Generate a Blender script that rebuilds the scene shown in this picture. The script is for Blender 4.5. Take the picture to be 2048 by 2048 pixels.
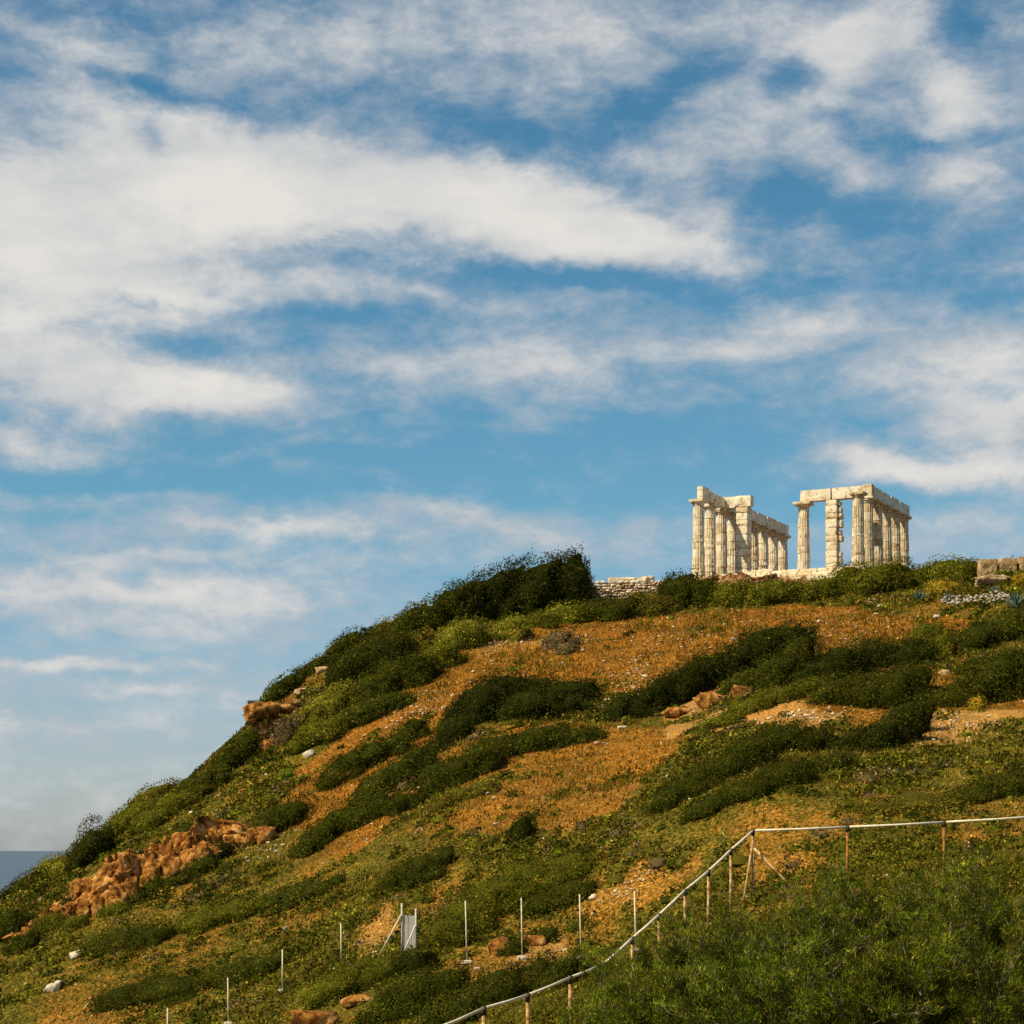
import bpy, bmesh, math, random
import numpy as np
from mathutils import Vector, Matrix, Quaternion

for _o in list(bpy.data.objects):
    bpy.data.objects.remove(_o)
scene = bpy.context.scene
R = math.radians

# ---------------------------------------------------------------- camera, sky, sun, exposure
EYE_Z = 38.0                      # metres above the sea
cam_data = bpy.data.cameras.new('camera')
cam = bpy.data.objects.new('camera', cam_data)
scene.collection.objects.link(cam)
cam.location = (0, 0, EYE_Z)
cam.rotation_euler = (R(90), 0, 0)
cam_data.sensor_width = 36
cam_data.lens = 70.3125
cam_data.shift_y = 0.3306
cam_data.clip_start = 0.5
cam_data.clip_end = 400000
scene.camera = cam

SUN_DIR = Vector((-0.80, -0.42, 0.0)).normalized()
SUN_EL = R(50)
to_sun = Vector((SUN_DIR.x * math.cos(SUN_EL), SUN_DIR.y * math.cos(SUN_EL), math.sin(SUN_EL)))
sun_data = bpy.data.lights.new('sun', 'SUN')
sun_data.energy = 5.0
sun_data.angle = R(0.53)
sun_data.color = (1.0, 0.89, 0.62)
sun = bpy.data.objects.new('sun', sun_data)
sun.rotation_euler = to_sun.to_track_quat('Z', 'Y').to_euler()
scene.collection.objects.link(sun)

scene.view_settings.view_transform = 'Standard'
scene.view_settings.look = 'None'
scene.view_settings.exposure = 0.30
scene.view_settings.gamma = 1.0
scene.view_settings.use_curve_mapping = False
scene.cycles.use_denoising = False
scene.cycles.max_bounces = 4
scene.cycles.diffuse_bounces = 2
scene.cycles.glossy_bounces = 2
scene.cycles.transparent_max_bounces = 4
scene.cycles.transmission_bounces = 2
scene.cycles.caustics_reflective = False
scene.cycles.caustics_refractive = False

# cloud banks: centre azimuth, centre elevation, half width, half height (radians), tilt (degrees), weight
CLOUD_BANKS = [
    (-0.1887, 0.3092, 0.105, 0.0356, 0, 0.95),
    (-0.0759, 0.3226, 0.095, 0.0285, -8, 0.95),
    (0.014, 0.3076, 0.0825, 0.0178, -8, 1.0),
    (0.0664, 0.2957, 0.0475, 0.01, -6, 0.5),
    (-0.2365, 0.2705, 0.0825, 0.0356, 0, 0.8),
    (-0.1155, 0.2727, 0.09, 0.0095, 2, 0.5),
    (-0.2127, 0.2237, 0.0825, 0.0178, -4, 0.75),
    (-0.1376, 0.216, 0.0625, 0.01, -6, 0.65),
    (-0.2412, 0.1944, 0.035, 0.0071, -8, 0.35),
    (-0.0957, 0.3813, 0.0825, 0.0142, 5, 0.35),
    (-0.2151, 0.3685, 0.04, 0.0142, -12, 0.3),
    (-0.2032, 0.349, 0.04, 0.0071, -5, 0.25),
    (0.039, 0.3848, 0.065, 0.0166, -20, 0.35),
    (0.1332, 0.3819, 0.04, 0.019, -20, 0.45),
    (0.182, 0.3835, 0.0425, 0.0142, 0, 0.4),
    (0.1723, 0.3692, 0.0275, 0.0119, 10, 0.35),
    (0.2204, 0.3596, 0.0275, 0.0107, -15, 0.45),
    (0.1528, 0.3552, 0.0175, 0.0071, 10, 0.35),
    (0.2299, 0.3199, 0.0238, 0.0095, 10, 0.5),
    (0.2227, 0.3422, 0.02, 0.0083, 0, 0.35),
    (0.1479, 0.3335, 0.0375, 0.0119, -25, 0.3),
    (0.0937, 0.3377, 0.0425, 0.0119, 10, 0.35),
    (0.1135, 0.3081, 0.0375, 0.0095, -10, 0.25),
    (0.0315, 0.2451, 0.105, 0.01, 4, 0.42),
    (0.1479, 0.2531, 0.065, 0.0083, 3, 0.32),
    (0.0813, 0.2208, 0.06, 0.0029, -6, 0.16),
    (0.2299, 0.2321, 0.0525, 0.0226, 0, 0.65),
    (0.2108, 0.1851, 0.0575, 0.0095, -3, 1.0),
    (0.244, 0.2036, 0.035, 0.0166, 0, 0.75),
    (-0.1155, 0.1579, 0.085, 0.0062, 2, 0.38),
    (-0.0235, 0.1613, 0.06, 0.0071, -10, 0.3),
    (-0.1791, 0.14, 0.055, 0.0038, -1, 0.3),
    (-0.2199, 0.1252, 0.0825, 0.0114, 0, 0.55),
    (-0.1499, 0.1244, 0.065, 0.0062, -4, 0.38),
    (-0.1911, 0.109, 0.065, 0.0071, 0, 0.3),
    (-0.2151, 0.0879, 0.0675, 0.0047, 0, 0.55),
    (-0.1791, 0.0739, 0.065, 0.0052, -2, 0.35),
    (-0.2223, 0.0538, 0.065, 0.0071, 0, 0.2),
    (0.2156, 0.1553, 0.06, 0.0119, 0, 0.32),
    (-0.0808, 0.197, 0.0825, 0.0038, 10, 0.24),
    (-0.1815, 0.3622, 0.065, 0.0062, -8, -0.45),
    (0.014, 0.2825, 0.0425, 0.0062, 0, -0.45),
    (0.0539, 0.2809, 0.03, 0.0043, -4, -0.3),
    (0.0863, 0.3599, 0.03, 0.0107, 30, -0.35),
    (0.1406, 0.3633, 0.0112, 0.0107, 40, -0.35),
    (0.2108, 0.3354, 0.035, 0.0062, 5, -0.45),
    (0.1674, 0.3059, 0.0475, 0.0119, -10, -0.4),
    (0.1332, 0.3163, 0.0225, 0.0119, 30, -0.35),
    (0.0065, 0.1976, 0.155, 0.0226, 0, -0.5),
    (-0.1548, 0.247, 0.0575, 0.0095, -4, -0.4),
    (-0.1791, 0.3374, 0.01, 0.0095, 0, -0.35),
    (-0.031, 0.3478, 0.095, 0.0142, -4, -0.3),
    (-0.1303, 0.1757, 0.13, 0.0057, 0, -0.35),
    (-0.2151, 0.179, 0.075, 0.0071, 0, -0.4),
    (0.2275, 0.3802, 0.0175, 0.0166, 0, -0.3),
    (-0.031, 0.2777, 0.0275, 0.0043, -2, -0.35),
    (-0.1791, 0.2645, 0.0275, 0.0033, 0, -0.3),
    (-0.0808, 0.2608, 0.035, 0.0062, -5, -0.3),
    (0.1184, 0.2737, 0.095, 0.0071, 0, -0.25),
    (0.0937, 0.1727, 0.0875, 0.0119, 0, -0.3),
    (-0.0808, 0.1021, 0.0625, 0.0095, 0, -0.25),
    (-0.2506, 0.1587, 0.075, 0.0062, 0, -0.25),
    (0.019, 0.1369, 0.125, 0.0071, 0, -0.15),
]


def build_world():
    w = bpy.data.worlds.new('World')
    scene.world = w
    w.use_nodes = True
    nt = w.node_tree
    nt.nodes.clear()
    N = nt.nodes.new
    L = nt.links.new
    out = N('ShaderNodeOutputWorld')
    bg = N('ShaderNodeBackground')
    bg.inputs['Strength'].default_value = 0.085
    L(bg.outputs[0], out.inputs[0])
    sky = N('ShaderNodeTexSky')
    sky.sky_type = 'NISHITA'
    sky.sun_disc = False
    sky.sun_elevation = SUN_EL
    sky.sun_rotation = math.atan2(SUN_DIR.x, SUN_DIR.y) % (2 * math.pi)
    sky.altitude = 50
    sky.air_density = 1.0
    sky.dust_density = 0.6
    sky.ozone_density = 2.0

    def val(x, sock):
        if isinstance(x, (int, float)):
            sock.default_value = x
        else:
            L(x, sock)

    def M(op, a, b=None, c=None, clamp=False):
        n = N('ShaderNodeMath')
        n.operation = op
        n.use_clamp = clamp
        val(a, n.inputs[0])
        if b is not None: val(b, n.inputs[1])
        if c is not None: val(c, n.inputs[2])
        return n.outputs[0]

    def step(x, lo, hi, a=0.0, b=1.0):
        n = N('ShaderNodeMapRange')
        n.interpolation_type = 'SMOOTHSTEP'
        val(x, n.inputs[0])
        n.inputs[1].default_value = lo
        n.inputs[2].default_value = hi
        n.inputs[3].default_value = a
        n.inputs[4].default_value = b
        return n.outputs[0]

    def noise(vec, scale, detail, rough, loc=(0, 0, 0), sc=(1, 1, 1), dist=0.0, rot=(0, 0, 0)):
        mp = N('ShaderNodeMapping')
        mp.inputs['Location'].default_value = loc
        mp.inputs['Rotation'].default_value = rot
        mp.inputs['Scale'].default_value = sc
        L(vec, mp.inputs['Vector'])
        n = N('ShaderNodeTexNoise')
        L(mp.outputs[0], n.inputs['Vector'])
        n.inputs['Scale'].default_value = scale
        n.inputs['Detail'].default_value = detail
        n.inputs['Roughness'].default_value = rough
        n.inputs['Distortion'].default_value = dist
        return n

    tc = N('ShaderNodeTexCoord')
    vec = tc.outputs['Generated']          # view direction for a world
    nrm = N('ShaderNodeVectorMath'); nrm.operation = 'NORMALIZE'
    L(vec, nrm.inputs[0])
    d = nrm.outputs[0]
    sp = N('ShaderNodeSeparateXYZ'); L(d, sp.inputs[0])
    az = M('ARCTAN2', sp.outputs[0], sp.outputs[1])
    el = M('ARCSINE', sp.outputs[2])
    # turbulence that bends the banks into wisps
    n1 = noise(d, 11.0, 6.0, 0.60, sc=(1, 1, 1.6))
    cs = N('ShaderNodeSeparateColor'); L(n1.outputs['Color'], cs.inputs[0])
    waz = M('MULTIPLY_ADD', M('SUBTRACT', cs.outputs[0], 0.5), 0.085, az)
    wel = M('MULTIPLY_ADD', M('SUBTRACT', cs.outputs[1], 0.5), 0.045, el)
    cb = N('ShaderNodeCombineXYZ'); L(waz, cb.inputs[0]); L(wel, cb.inputs[1])
    total = None
    for (a, e, hw, hh, tilt, amp) in CLOUD_BANKS:
        mp = N('ShaderNodeMapping'); mp.vector_type = 'TEXTURE'
        mp.inputs['Location'].default_value = (a, e, 0)
        mp.inputs['Rotation'].default_value = (0, 0, R(tilt))
        mp.inputs['Scale'].default_value = (hw * 1.5, hh * 1.5, 1)
        L(cb.outputs[0], mp.inputs['Vector'])
        ln = N('ShaderNodeVectorMath'); ln.operation = 'LENGTH'
        L(mp.outputs[0], ln.inputs[0])
        v = step(ln.outputs['Value'], 0.0, 1.0, amp, 0.0)
        total = v if total is None else M('ADD', total, v)
    # fractal body of the clouds, flatter towards the horizon
    nb = noise(d, 11.0, 10.0, 0.60, loc=(3.1, 1.7, 0.4), sc=(1, 1, 2.0), dist=0.15)
    nf = noise(d, 34.0, 9.0, 0.66, loc=(0.3, 8.1, 2.2), sc=(1, 1, 1.9), dist=0.2, rot=(0, R(6), 0))
    body = M('MULTIPLY_ADD', M('SUBTRACT', nb.outputs['Fac'], 0.5), 1.25, 0.43)
    body = M('MULTIPLY_ADD', M('SUBTRACT', nf.outputs['Fac'], 0.5), 1.40, body)
    dens = M('ADD', body, total)
    mask = step(dens, 0.0, 1.10)
    # bright, slightly warm tops; greyer thin or shadowed parts
    nl = noise(d, 13.0, 6.0, 0.55, loc=(7.0, 2.0, 5.0), sc=(1, 1, 3.0))
    shade = M('MULTIPLY_ADD', M('SUBTRACT', nl.outputs['Fac'], 0.5), 1.7, step(dens, 0.3, 1.7, 0.0, 0.82))
    cr = N('ShaderNodeValToRGB')
    L(shade, cr.inputs[0])
    cr.color_ramp.elements[0].position = 0.0
    cr.color_ramp.elements[0].color = (4.5, 4.9, 5.3, 1)
    cr.color_ramp.elements[1].position = 0.95
    cr.color_ramp.elements[1].color = (7.7, 7.4, 6.9, 1)
    # clear air: Nishita, graded like the film stock
    hs = N('ShaderNodeMix'); hs.data_type = 'RGBA'; hs.blend_type = 'MULTIPLY'
    hs.inputs[0].default_value = 1.0
    L(sky.outputs[0], hs.inputs[6])
    tint = N('ShaderNodeValToRGB')
    L(step(el, 0.0, 0.42), tint.inputs[0])
    e = tint.color_ramp.elements
    e[0].position = 0.0; e[0].color = SKY_TINT[0]
    e[1].position = 1.0; e[1].color = SKY_TINT[2]
    m = tint.color_ramp.elements.new(0.35); m.color = SKY_TINT[1]
    L(tint.outputs[0], hs.inputs[7])
    mx = N('ShaderNodeMix'); mx.data_type = 'RGBA'
    L(M('MULTIPLY', mask, 0.96), mx.inputs[0])
    L(hs.outputs[2], mx.inputs[6])
    L(cr.outputs[0], mx.inputs[7])
    L(mx.outputs[2], bg.inputs['Color'])
    w.cycles.sampling_method = 'MANUAL'
    w.cycles.sample_map_resolution = 512

SKY_TINT = ((0.76, 0.84, 0.98, 1), (0.55, 0.93, 0.95, 1), (0.44, 0.90, 0.94, 1))
build_world()

# ---------------------------------------------------------------- numeric noise
def _hash(ix, iy, iz, seed):
    n = (ix.astype(np.int64) * 374761393 + iy.astype(np.int64) * 668265263 + iz.astype(np.int64) * 2147483647 + seed * 974634) & 0xFFFFFFFF
    n = ((n ^ (n >> 13)) * 1274126177) & 0xFFFFFFFF
    n = (n ^ (n >> 16)) & 0xFFFFFFFF
    return (n & 0xFFFFFF) / float(0xFFFFFF)

def vnoise(x, y, z=None, seed=0):
    x = np.asarray(x, float); y = np.asarray(y, float)
    z = np.zeros_like(x) if z is None else np.asarray(z, float)
    ix, iy, iz = np.floor(x), np.floor(y), np.floor(z)
    fx, fy, fz = x - ix, y - iy, z - iz
    fx = fx * fx * (3 - 2 * fx); fy = fy * fy * (3 - 2 * fy); fz = fz * fz * (3 - 2 * fz)
    r = 0
    for a in (0, 1):
        for b in (0, 1):
            for c in (0, 1):
                w = (fx if a else 1 - fx) * (fy if b else 1 - fy) * (fz if c else 1 - fz)
                r = r + w * _hash(ix + a, iy + b, iz + c, seed)
    return r * 2 - 1

def fbm(x, y, z=None, octaves=4, seed=0, gain=0.5):
    t, amp, f, tot = 0, 1.0, 1.0, 0.0
    for k in range(octaves):
        t = t + amp * vnoise(x * f, y * f, None if z is None else z * f, seed + 17 * k)
        tot += amp; amp *= gain; f *= 2.03
    return t / tot

# ---------------------------------------------------------------- the headland: smooth surface through surveyed points, plus relief
SURVEY = [
    (0, 0, 36.3),
    (-10, 0, 35.4),
    (12, 0, 36.8),
    (0, 20, 34.6),
    (-15, 20, 33),
    (15, 20, 35.4),
    (0, 42, 32.6),
    (-15, 42, 30.6),
    (12, 42, 34),
    (7.5, 62, 36.6),
    (16, 62, 37.2),
    (25, 62, 38.5),
    (0, 62, 33.6),
    (-15, 62, 30.3),
    (-32, 60, 26),
    (28, 30, 36.5),
    (42, 60, 40.5),
    (30, 0, 37.5),
    (-30, 0, 32),
    (-30, 30, 29),
    (0, -30, 38),
    (40, -30, 39),
    (-40, -30, 31),
    (2.59, 75.5, 33.9),
    (0.36, 75, 33.95),
    (-1.68, 75.5, 33.72),
    (-3.93, 77, 34.07),
    (-6.73, 79, 33.34),
    (-9.18, 80, 32.3),
    (-11.2, 79, 31.07),
    (-13.44, 78, 30.12),
    (-0.6, 100, 41.02),
    (-0.72, 120, 46.43),
    (-0.84, 140, 52.03),
    (-0.92, 153, 55.82),
    (-0.96, 160, 57.84),
    (-11.53, 88, 33.62),
    (-14.15, 108, 38.03),
    (-16.24, 124, 42.06),
    (-18.42, 138, 45.8),
    (-22.02, 86, 30.54),
    (-26.37, 103, 32.88),
    (-29.95, 117, 34.67),
    (-15.87, 82, 30.89),
    (-19.35, 100, 34.27),
    (-22.64, 117, 37.74),
    (-24.77, 128, 39.95),
    (9.52, 80, 40.02),
    (11.9, 100, 44.27),
    (14.04, 118, 48.35),
    (16.18, 136, 52.82),
    (17.73, 149, 56.66),
    (18.56, 156, 58.79),
    (19.97, 78, 39.97),
    (24.83, 97, 44.09),
    (29.44, 115, 48.67),
    (33.79, 132, 53.71),
    (37.38, 146, 58.11),
    (14.34, 79, 39.99),
    (17.79, 98, 44.15),
    (21.42, 118, 48.8),
    (24.68, 136, 53.33),
    (27.04, 149, 57.03),
    (-15.58, 147, 50.35),
    (-12.15, 150, 52.66),
    (-8.62, 154, 54.9),
    (-4.87, 157, 56.41),
    (5.04, 160, 58.04),
    (10.9, 158, 58.38),
    (-21.22, 136, 42.79),
    (-27.95, 121, 36.06),
    (7.57, 134, 50.43),
    (6.67, 118, 45.99),
    (5.65, 100, 41.52),
    (-8.36, 122, 44.13),
    (-7.12, 104, 39.59),
    (-6.17, 90, 36.22),
    (16, 158, 59.2),
    (26, 158, 59.3),
    (36, 160, 59.4),
    (20, 172, 59.3),
    (30, 172, 59.4),
    (24, 185, 59.2),
    (38, 180, 59.0),
    (50, 160, 58.6),
    (50, 145, 57.5),
    (60, 120, 51.5),
    (60, 90, 44.5),
    (90, 100, 48),
    (90, 160, 56),
    (120, 60, 42),
    (30, 205, 55),
    (60, 205, 53),
    (-33.28, 130, 33),
    (-40.96, 160, 20),
    (-51.2, 200, 2),
    (-28.06, 145, 37.5),
    (-33.86, 175, 22),
    (-41.6, 215, 2),
    (-19.91, 152, 46),
    (-23.58, 180, 30),
    (-29.48, 225, 2),
    (-11.51, 168, 53),
    (-13.36, 195, 38),
    (-16.44, 240, 3),
    (-1.06, 176, 56.5),
    (-1.23, 205, 42),
    (-1.56, 260, 3),
    (13.11, 190, 57),
    (15.18, 220, 42),
    (19.32, 280, 3),
    (40.56, 240, 40),
    (50.7, 300, 3),
    (58.88, 230, 45),
    (76.8, 300, 5),
    (-45, 120, 26),
    (-60, 120, 10),
    (-80, 120, -6),
    (-40, 90, 24),
    (-60, 90, 10),
    (-85, 90, -6),
    (-60, 60, 12),
    (-60, 20, 14),
    (-90, 20, -5),
    (-120, 60, -9),
    (-120, 150, -9),
    (-70, 200, -9),
    (0, 330, -9),
    (100, 330, -9),
    (150, 200, 30),
    (200, 100, 30),
    (200, 0, 34),
    (-120, -30, -8),
    (180, 330, -9),
    (-100, 300, -9),
]

class Spline:
    def __init__(s, pts):
        p = np.array(pts, float)
        s.c = p[:, :2] / 50.0
        n = len(p)
        K = s.k(s.c, s.c) + np.eye(n) * 0.002
        P = np.hstack([np.ones((n, 1)), s.c])
        A = np.block([[K, P], [P.T, np.zeros((3, 3))]])
        s.w = np.linalg.solve(A, np.concatenate([p[:, 2], np.zeros(3)]))
    @staticmethod
    def k(a, b):
        r2 = ((a[:, None, :] - b[None, :, :]) ** 2).sum(-1) + 1e-9
        return 0.5 * r2 * np.log(r2)
    def __call__(s, x, y):
        x = np.atleast_1d(np.asarray(x, float)); y = np.atleast_1d(np.asarray(y, float))
        sh = x.shape
        q = np.stack([x.ravel(), y.ravel()], 1) / 50.0
        out = np.empty(len(q))
        for i in range(0, len(q), 20000):
            c = q[i:i + 20000]
            out[i:i + 20000] = s.k(c, s.c) @ s.w[:-3] + s.w[-3] + c @ s.w[-2:]
        return out.reshape(sh)
_spline = Spline(SURVEY)

def ground(x, y):
    """Height of the ground in metres above the sea."""
    x = np.atleast_1d(np.asarray(x, float)); y = np.atleast_1d(np.asarray(y, float))
    z = _spline(x, y)
    z = z + 0.55 * fbm(x / 9.0, y / 9.0, octaves=3, seed=3) + 0.16 * fbm(x / 1.7, y / 1.7, octaves=3, seed=9)
    return np.maximum(z, -9.0)

def g1(x, y):
    return float(ground(np.array([x]), np.array([y]))[0])

# ---------------------------------------------------------------- building helpers
def tag(o, label=None, cat=None, group=None, kind=None):
    if label: o['label'] = label
    if cat: o['category'] = cat
    if group: o['group'] = group
    if kind: o['kind'] = kind
    return o

def link(o, parent=None):
    scene.collection.objects.link(o)
    if parent is not None:
        o.parent = parent
    return o

def empty(name, loc, rz=0.0, parent=None):
    o = bpy.data.objects.new(name, None)
    o.empty_display_size = 0.3
    o.location = loc
    o.rotation_euler = (0, 0, rz)
    return link(o, parent)

def mesh_np(name, v, f, mat, cols=None, smooth=False):
    """Mesh data from an (n,3) vertex array and an (m,k) face array; cols = one colour per vertex."""
    v = np.asarray(v, np.float32); f = np.asarray(f, np.int32)
    me = bpy.data.meshes.new(name)
    k = f.shape[1]
    me.vertices.add(len(v)); me.vertices.foreach_set('co', v.ravel())
    me.loops.add(f.size); me.loops.foreach_set('vertex_index', f.ravel())
    me.polygons.add(len(f)); me.polygons.foreach_set('loop_start', np.arange(0, f.size, k, dtype=np.int32))
    if smooth:
        me.polygons.foreach_set('use_smooth', np.ones(len(f), bool))
    me.update(calc_edges=True)
    if cols is not None:
        c = np.ones((len(v), 4), np.float32); c[:, :3] = cols
        at = me.color_attributes.new('col', 'FLOAT_COLOR', 'POINT')
        at.data.foreach_set('color', c.ravel())
    me.materials.append(mat)
    return me

def obj(name, me, parent=None, loc=(0, 0, 0), rot=(0, 0, 0), scale=(1, 1, 1)):
    o = bpy.data.objects.new(name, me)
    o.location = loc; o.rotation_euler = rot; o.scale = scale
    return link(o, parent)

def copy_part(o, parent, loc=None, rot=None, scale=None):
    c = o.copy()
    if loc is not None: c.location = loc
    if rot is not None: c.rotation_euler = rot
    if scale is not None: c.scale = scale
    return link(c, parent)

def tube(path, radii, sides=6, cap=True):
    """Tube along a path: verts, quads."""
    path = [Vector(p) for p in path]
    v, f = [], []
    n = len(path)
    for i, p in enumerate(path):
        d = (path[min(i + 1, n - 1)] - path[max(i - 1, 0)]).normalized()
        a = d.orthogonal().normalized() if abs(d.z) < 0.99 else Vector((1, 0, 0))
        a = (Vector((0, 0, 1)).cross(d)).normalized() if abs(d.z) < 0.99 else Vector((1, 0, 0))
        b = d.cross(a)
        r = radii[i] if hasattr(radii, '__len__') else radii
        for s in range(sides):
            t = 2 * math.pi * s / sides
            v.append(tuple(p + a * (r * math.cos(t)) + b * (r * math.sin(t))))
    for i in range(n - 1):
        for s in range(sides):
            f.append((i * sides + s, i * sides + (s + 1) % sides, (i + 1) * sides + (s + 1) % sides, (i + 1) * sides + s))
    if cap:
        for ring in (0, n - 1):
            c = len(v); v.append(tuple(path[ring]))
            for s in range(sides):
                q = (ring * sides + s, ring * sides + (s + 1) % sides)
                f.append((q[1], q[0], c, c) if ring == 0 else (q[0], q[1], c, c))
    return v, f

def tubes_mesh(name, items, mat, smooth=True):
    bmv, bmf = [], []
    for v, f in items:
        o = len(bmv)
        bmv += v
        bmf += [tuple(dict.fromkeys(i + o for i in q)) for q in f]
    me = bpy.data.meshes.new(name)
    me.from_pydata(bmv, [], bmf)
    if smooth:
        me.polygons.foreach_set('use_smooth', np.ones(len(me.polygons), bool))
    me.update()
    me.materials.append(mat)
    return me

# ---------------------------------------------------------------- materials
class Nodes:
    def __init__(s, name, rough=0.9, spec=0.2):
        s.m = bpy.data.materials.new(name)
        s.m.use_nodes = True
        s.nt = s.m.node_tree
        s.bsdf = s.nt.nodes['Principled BSDF']
        s.bsdf.inputs['Roughness'].default_value = rough
        s.bsdf.inputs['Specular IOR Level'].default_value = spec
        s.out = s.nt.nodes['Material Output']
        s.tc = s.n('ShaderNodeTexCoord')
    def n(s, t): return s.nt.nodes.new(t)
    def l(s, a, b): s.nt.links.new(a, b)
    def noise(s, scale, detail=5, rough=0.6, coord='Object', sc=(1, 1, 1), dist=0.0, offset=None):
        mp = s.n('ShaderNodeMapping'); mp.inputs['Scale'].default_value = sc
        s.l(s.tc.outputs[coord], mp.inputs['Vector'])
        if offset is not None: s.l(offset, mp.inputs['Location'])
        t = s.n('ShaderNodeTexNoise')
        s.l(mp.outputs[0], t.inputs['Vector'])
        t.inputs['Scale'].default_value = scale; t.inputs['Detail'].default_value = detail
        t.inputs['Roughness'].default_value = rough; t.inputs['Distortion'].default_value = dist
        return t.outputs['Fac']
    def ramp(s, fac, stops):
        r = s.n('ShaderNodeValToRGB'); s.l(fac, r.inputs[0])
        e = r.color_ramp.elements
        while len(e) < len(stops): e.new(0.5)
        for i, (p, c) in enumerate(stops):
            e[i].position = p; e[i].color = (*c, 1) if len(c) == 3 else c
        return r.outputs[0]
    def mix(s, fac, a, b, mode='MIX'):
        m = s.n('ShaderNodeMix'); m.data_type = 'RGBA'; m.blend_type = mode
        for x, i in ((fac, 0), (a, 6), (b, 7)):
            if isinstance(x, (int, float)): m.inputs[i].default_value = x
            elif isinstance(x, tuple): m.inputs[i].default_value = (*x, 1)
            else: s.l(x, m.inputs[i])
        return m.outputs[2]
    def color(s, c):
        if isinstance(c, tuple): s.bsdf.inputs['Base Color'].default_value = (*c, 1)
        else: s.l(c, s.bsdf.inputs['Base Color'])
    def bump(s, h, strength=0.4, dist=0.05):
        b = s.n('ShaderNodeBump'); b.inputs['Strength'].default_value = strength; b.inputs['Distance'].default_value = dist
        s.l(h, b.inputs['Height']); s.l(b.outputs[0], s.bsdf.inputs['Normal'])
    def attr(s, name='col'):
        a = s.n('ShaderNodeAttribute'); a.attribute_name = name
        return a.outputs['Color']

def leaf_material(name, translucent=0.25, rough=0.9, spec=0.02):
    k = Nodes(name, rough, spec)
    c = k.attr()
    k.color(c)
    t = k.n('ShaderNodeBsdfTranslucent'); k.l(c, t.inputs['Color'])
    m = k.n('ShaderNodeMixShader'); m.inputs[0].default_value = translucent
    k.l(k.bsdf.outputs[0], m.inputs[1]); k.l(t.outputs[0], m.inputs[2])
    k.l(m.outputs[0], k.out.inputs[0])
    return k.m

MAT = {}
MAT['leaf'] = leaf_material('shrub_leaves', 0.22)
MAT['grass'] = leaf_material('dry_grass', 0.30, 0.9, 0.02)

k = Nodes('bark', 0.9, 0.1)
k.color(k.ramp(k.noise(14, 5, sc=(1, 1, 0.25)), [(0.3, (0.045, 0.032, 0.022)), (0.7, (0.17, 0.13, 0.09))])); MAT['bark'] = k.m
k = Nodes('grey_twig', 0.85, 0.15)
k.color(k.ramp(k.noise(9, 4), [(0.3, (0.075, 0.055, 0.032)), (0.5, (0.16, 0.12, 0.07)), (0.68, (0.46, 0.38, 0.26))])); MAT['twig'] = k.m

# ground: soil kinds are stored per vertex (red: dry orange grassland, green: green turf, blue: bare pale earth)
k = Nodes('hillside_soil', 0.95, 0.05)
sx = k.n('ShaderNodeSeparateColor'); k.l(k.attr(), sx.inputs[0])
nA = k.noise(1.3, 8, 0.65); nB = k.noise(7.0, 6, 0.65); nC = k.noise(0.25, 5, 0.6)
rust = k.ramp(nB, [(0.36, (0.07, 0.0276, 0.003)), (0.47, (0.19, 0.0718, 0.0072)), (0.56, (0.29, 0.1196, 0.0144)), (0.66, (0.48, 0.2668, 0.06))])
soil = k.ramp(nB, [(0.37, (0.057, 0.0288, 0.0036)), (0.48, (0.19, 0.0882, 0.0108)), (0.58, (0.342, 0.162, 0.0252)), (0.68, (0.494, 0.297, 0.072))])
pale = k.ramp(nB, [(0.36, (0.14, 0.0627, 0.0135)), (0.48, (0.33, 0.1568, 0.036)), (0.6, (0.46, 0.2517, 0.0713)), (0.68, (0.6, 0.399, 0.165))])
turf = k.ramp(nB, [(0.38, (0.02, 0.022, 0.0028)), (0.49, (0.072, 0.064, 0.0056)), (0.55, (0.13, 0.095, 0.0098)), (0.62, (0.26, 0.165, 0.0245))])
def soft(sock, nz, lo=0.35, hi=0.65):
    a = k.n('ShaderNodeMath'); a.operation = 'MULTIPLY_ADD'; k.l(nz, a.inputs[0]); a.inputs[1].default_value = 0.9
    k.l(sock, a.inputs[2])
    mr = k.n('ShaderNodeMapRange'); mr.interpolation_type = 'SMOOTHSTEP'; k.l(a.outputs[0], mr.inputs[0])
    mr.inputs[1].default_value = lo + 0.45; mr.inputs[2].default_value = hi + 0.45
    return mr.outputs[0]
c = k.mix(soft(sx.outputs[0], nA), soil, rust)
c = k.mix(soft(sx.outputs[1], nA), c, turf)
c = k.mix(soft(sx.outputs[2], nA), c, pale)
c = k.mix(1.0, c, k.ramp(nC, [(0.36, (0.66, 0.70, 0.62)), (0.5, (1, 1, 1)), (0.64, (1.22, 1.12, 0.95))]), 'MULTIPLY')
k.color(c); k.bump(nB, 0.8, 0.12); MAT['soil'] = k.m

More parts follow.
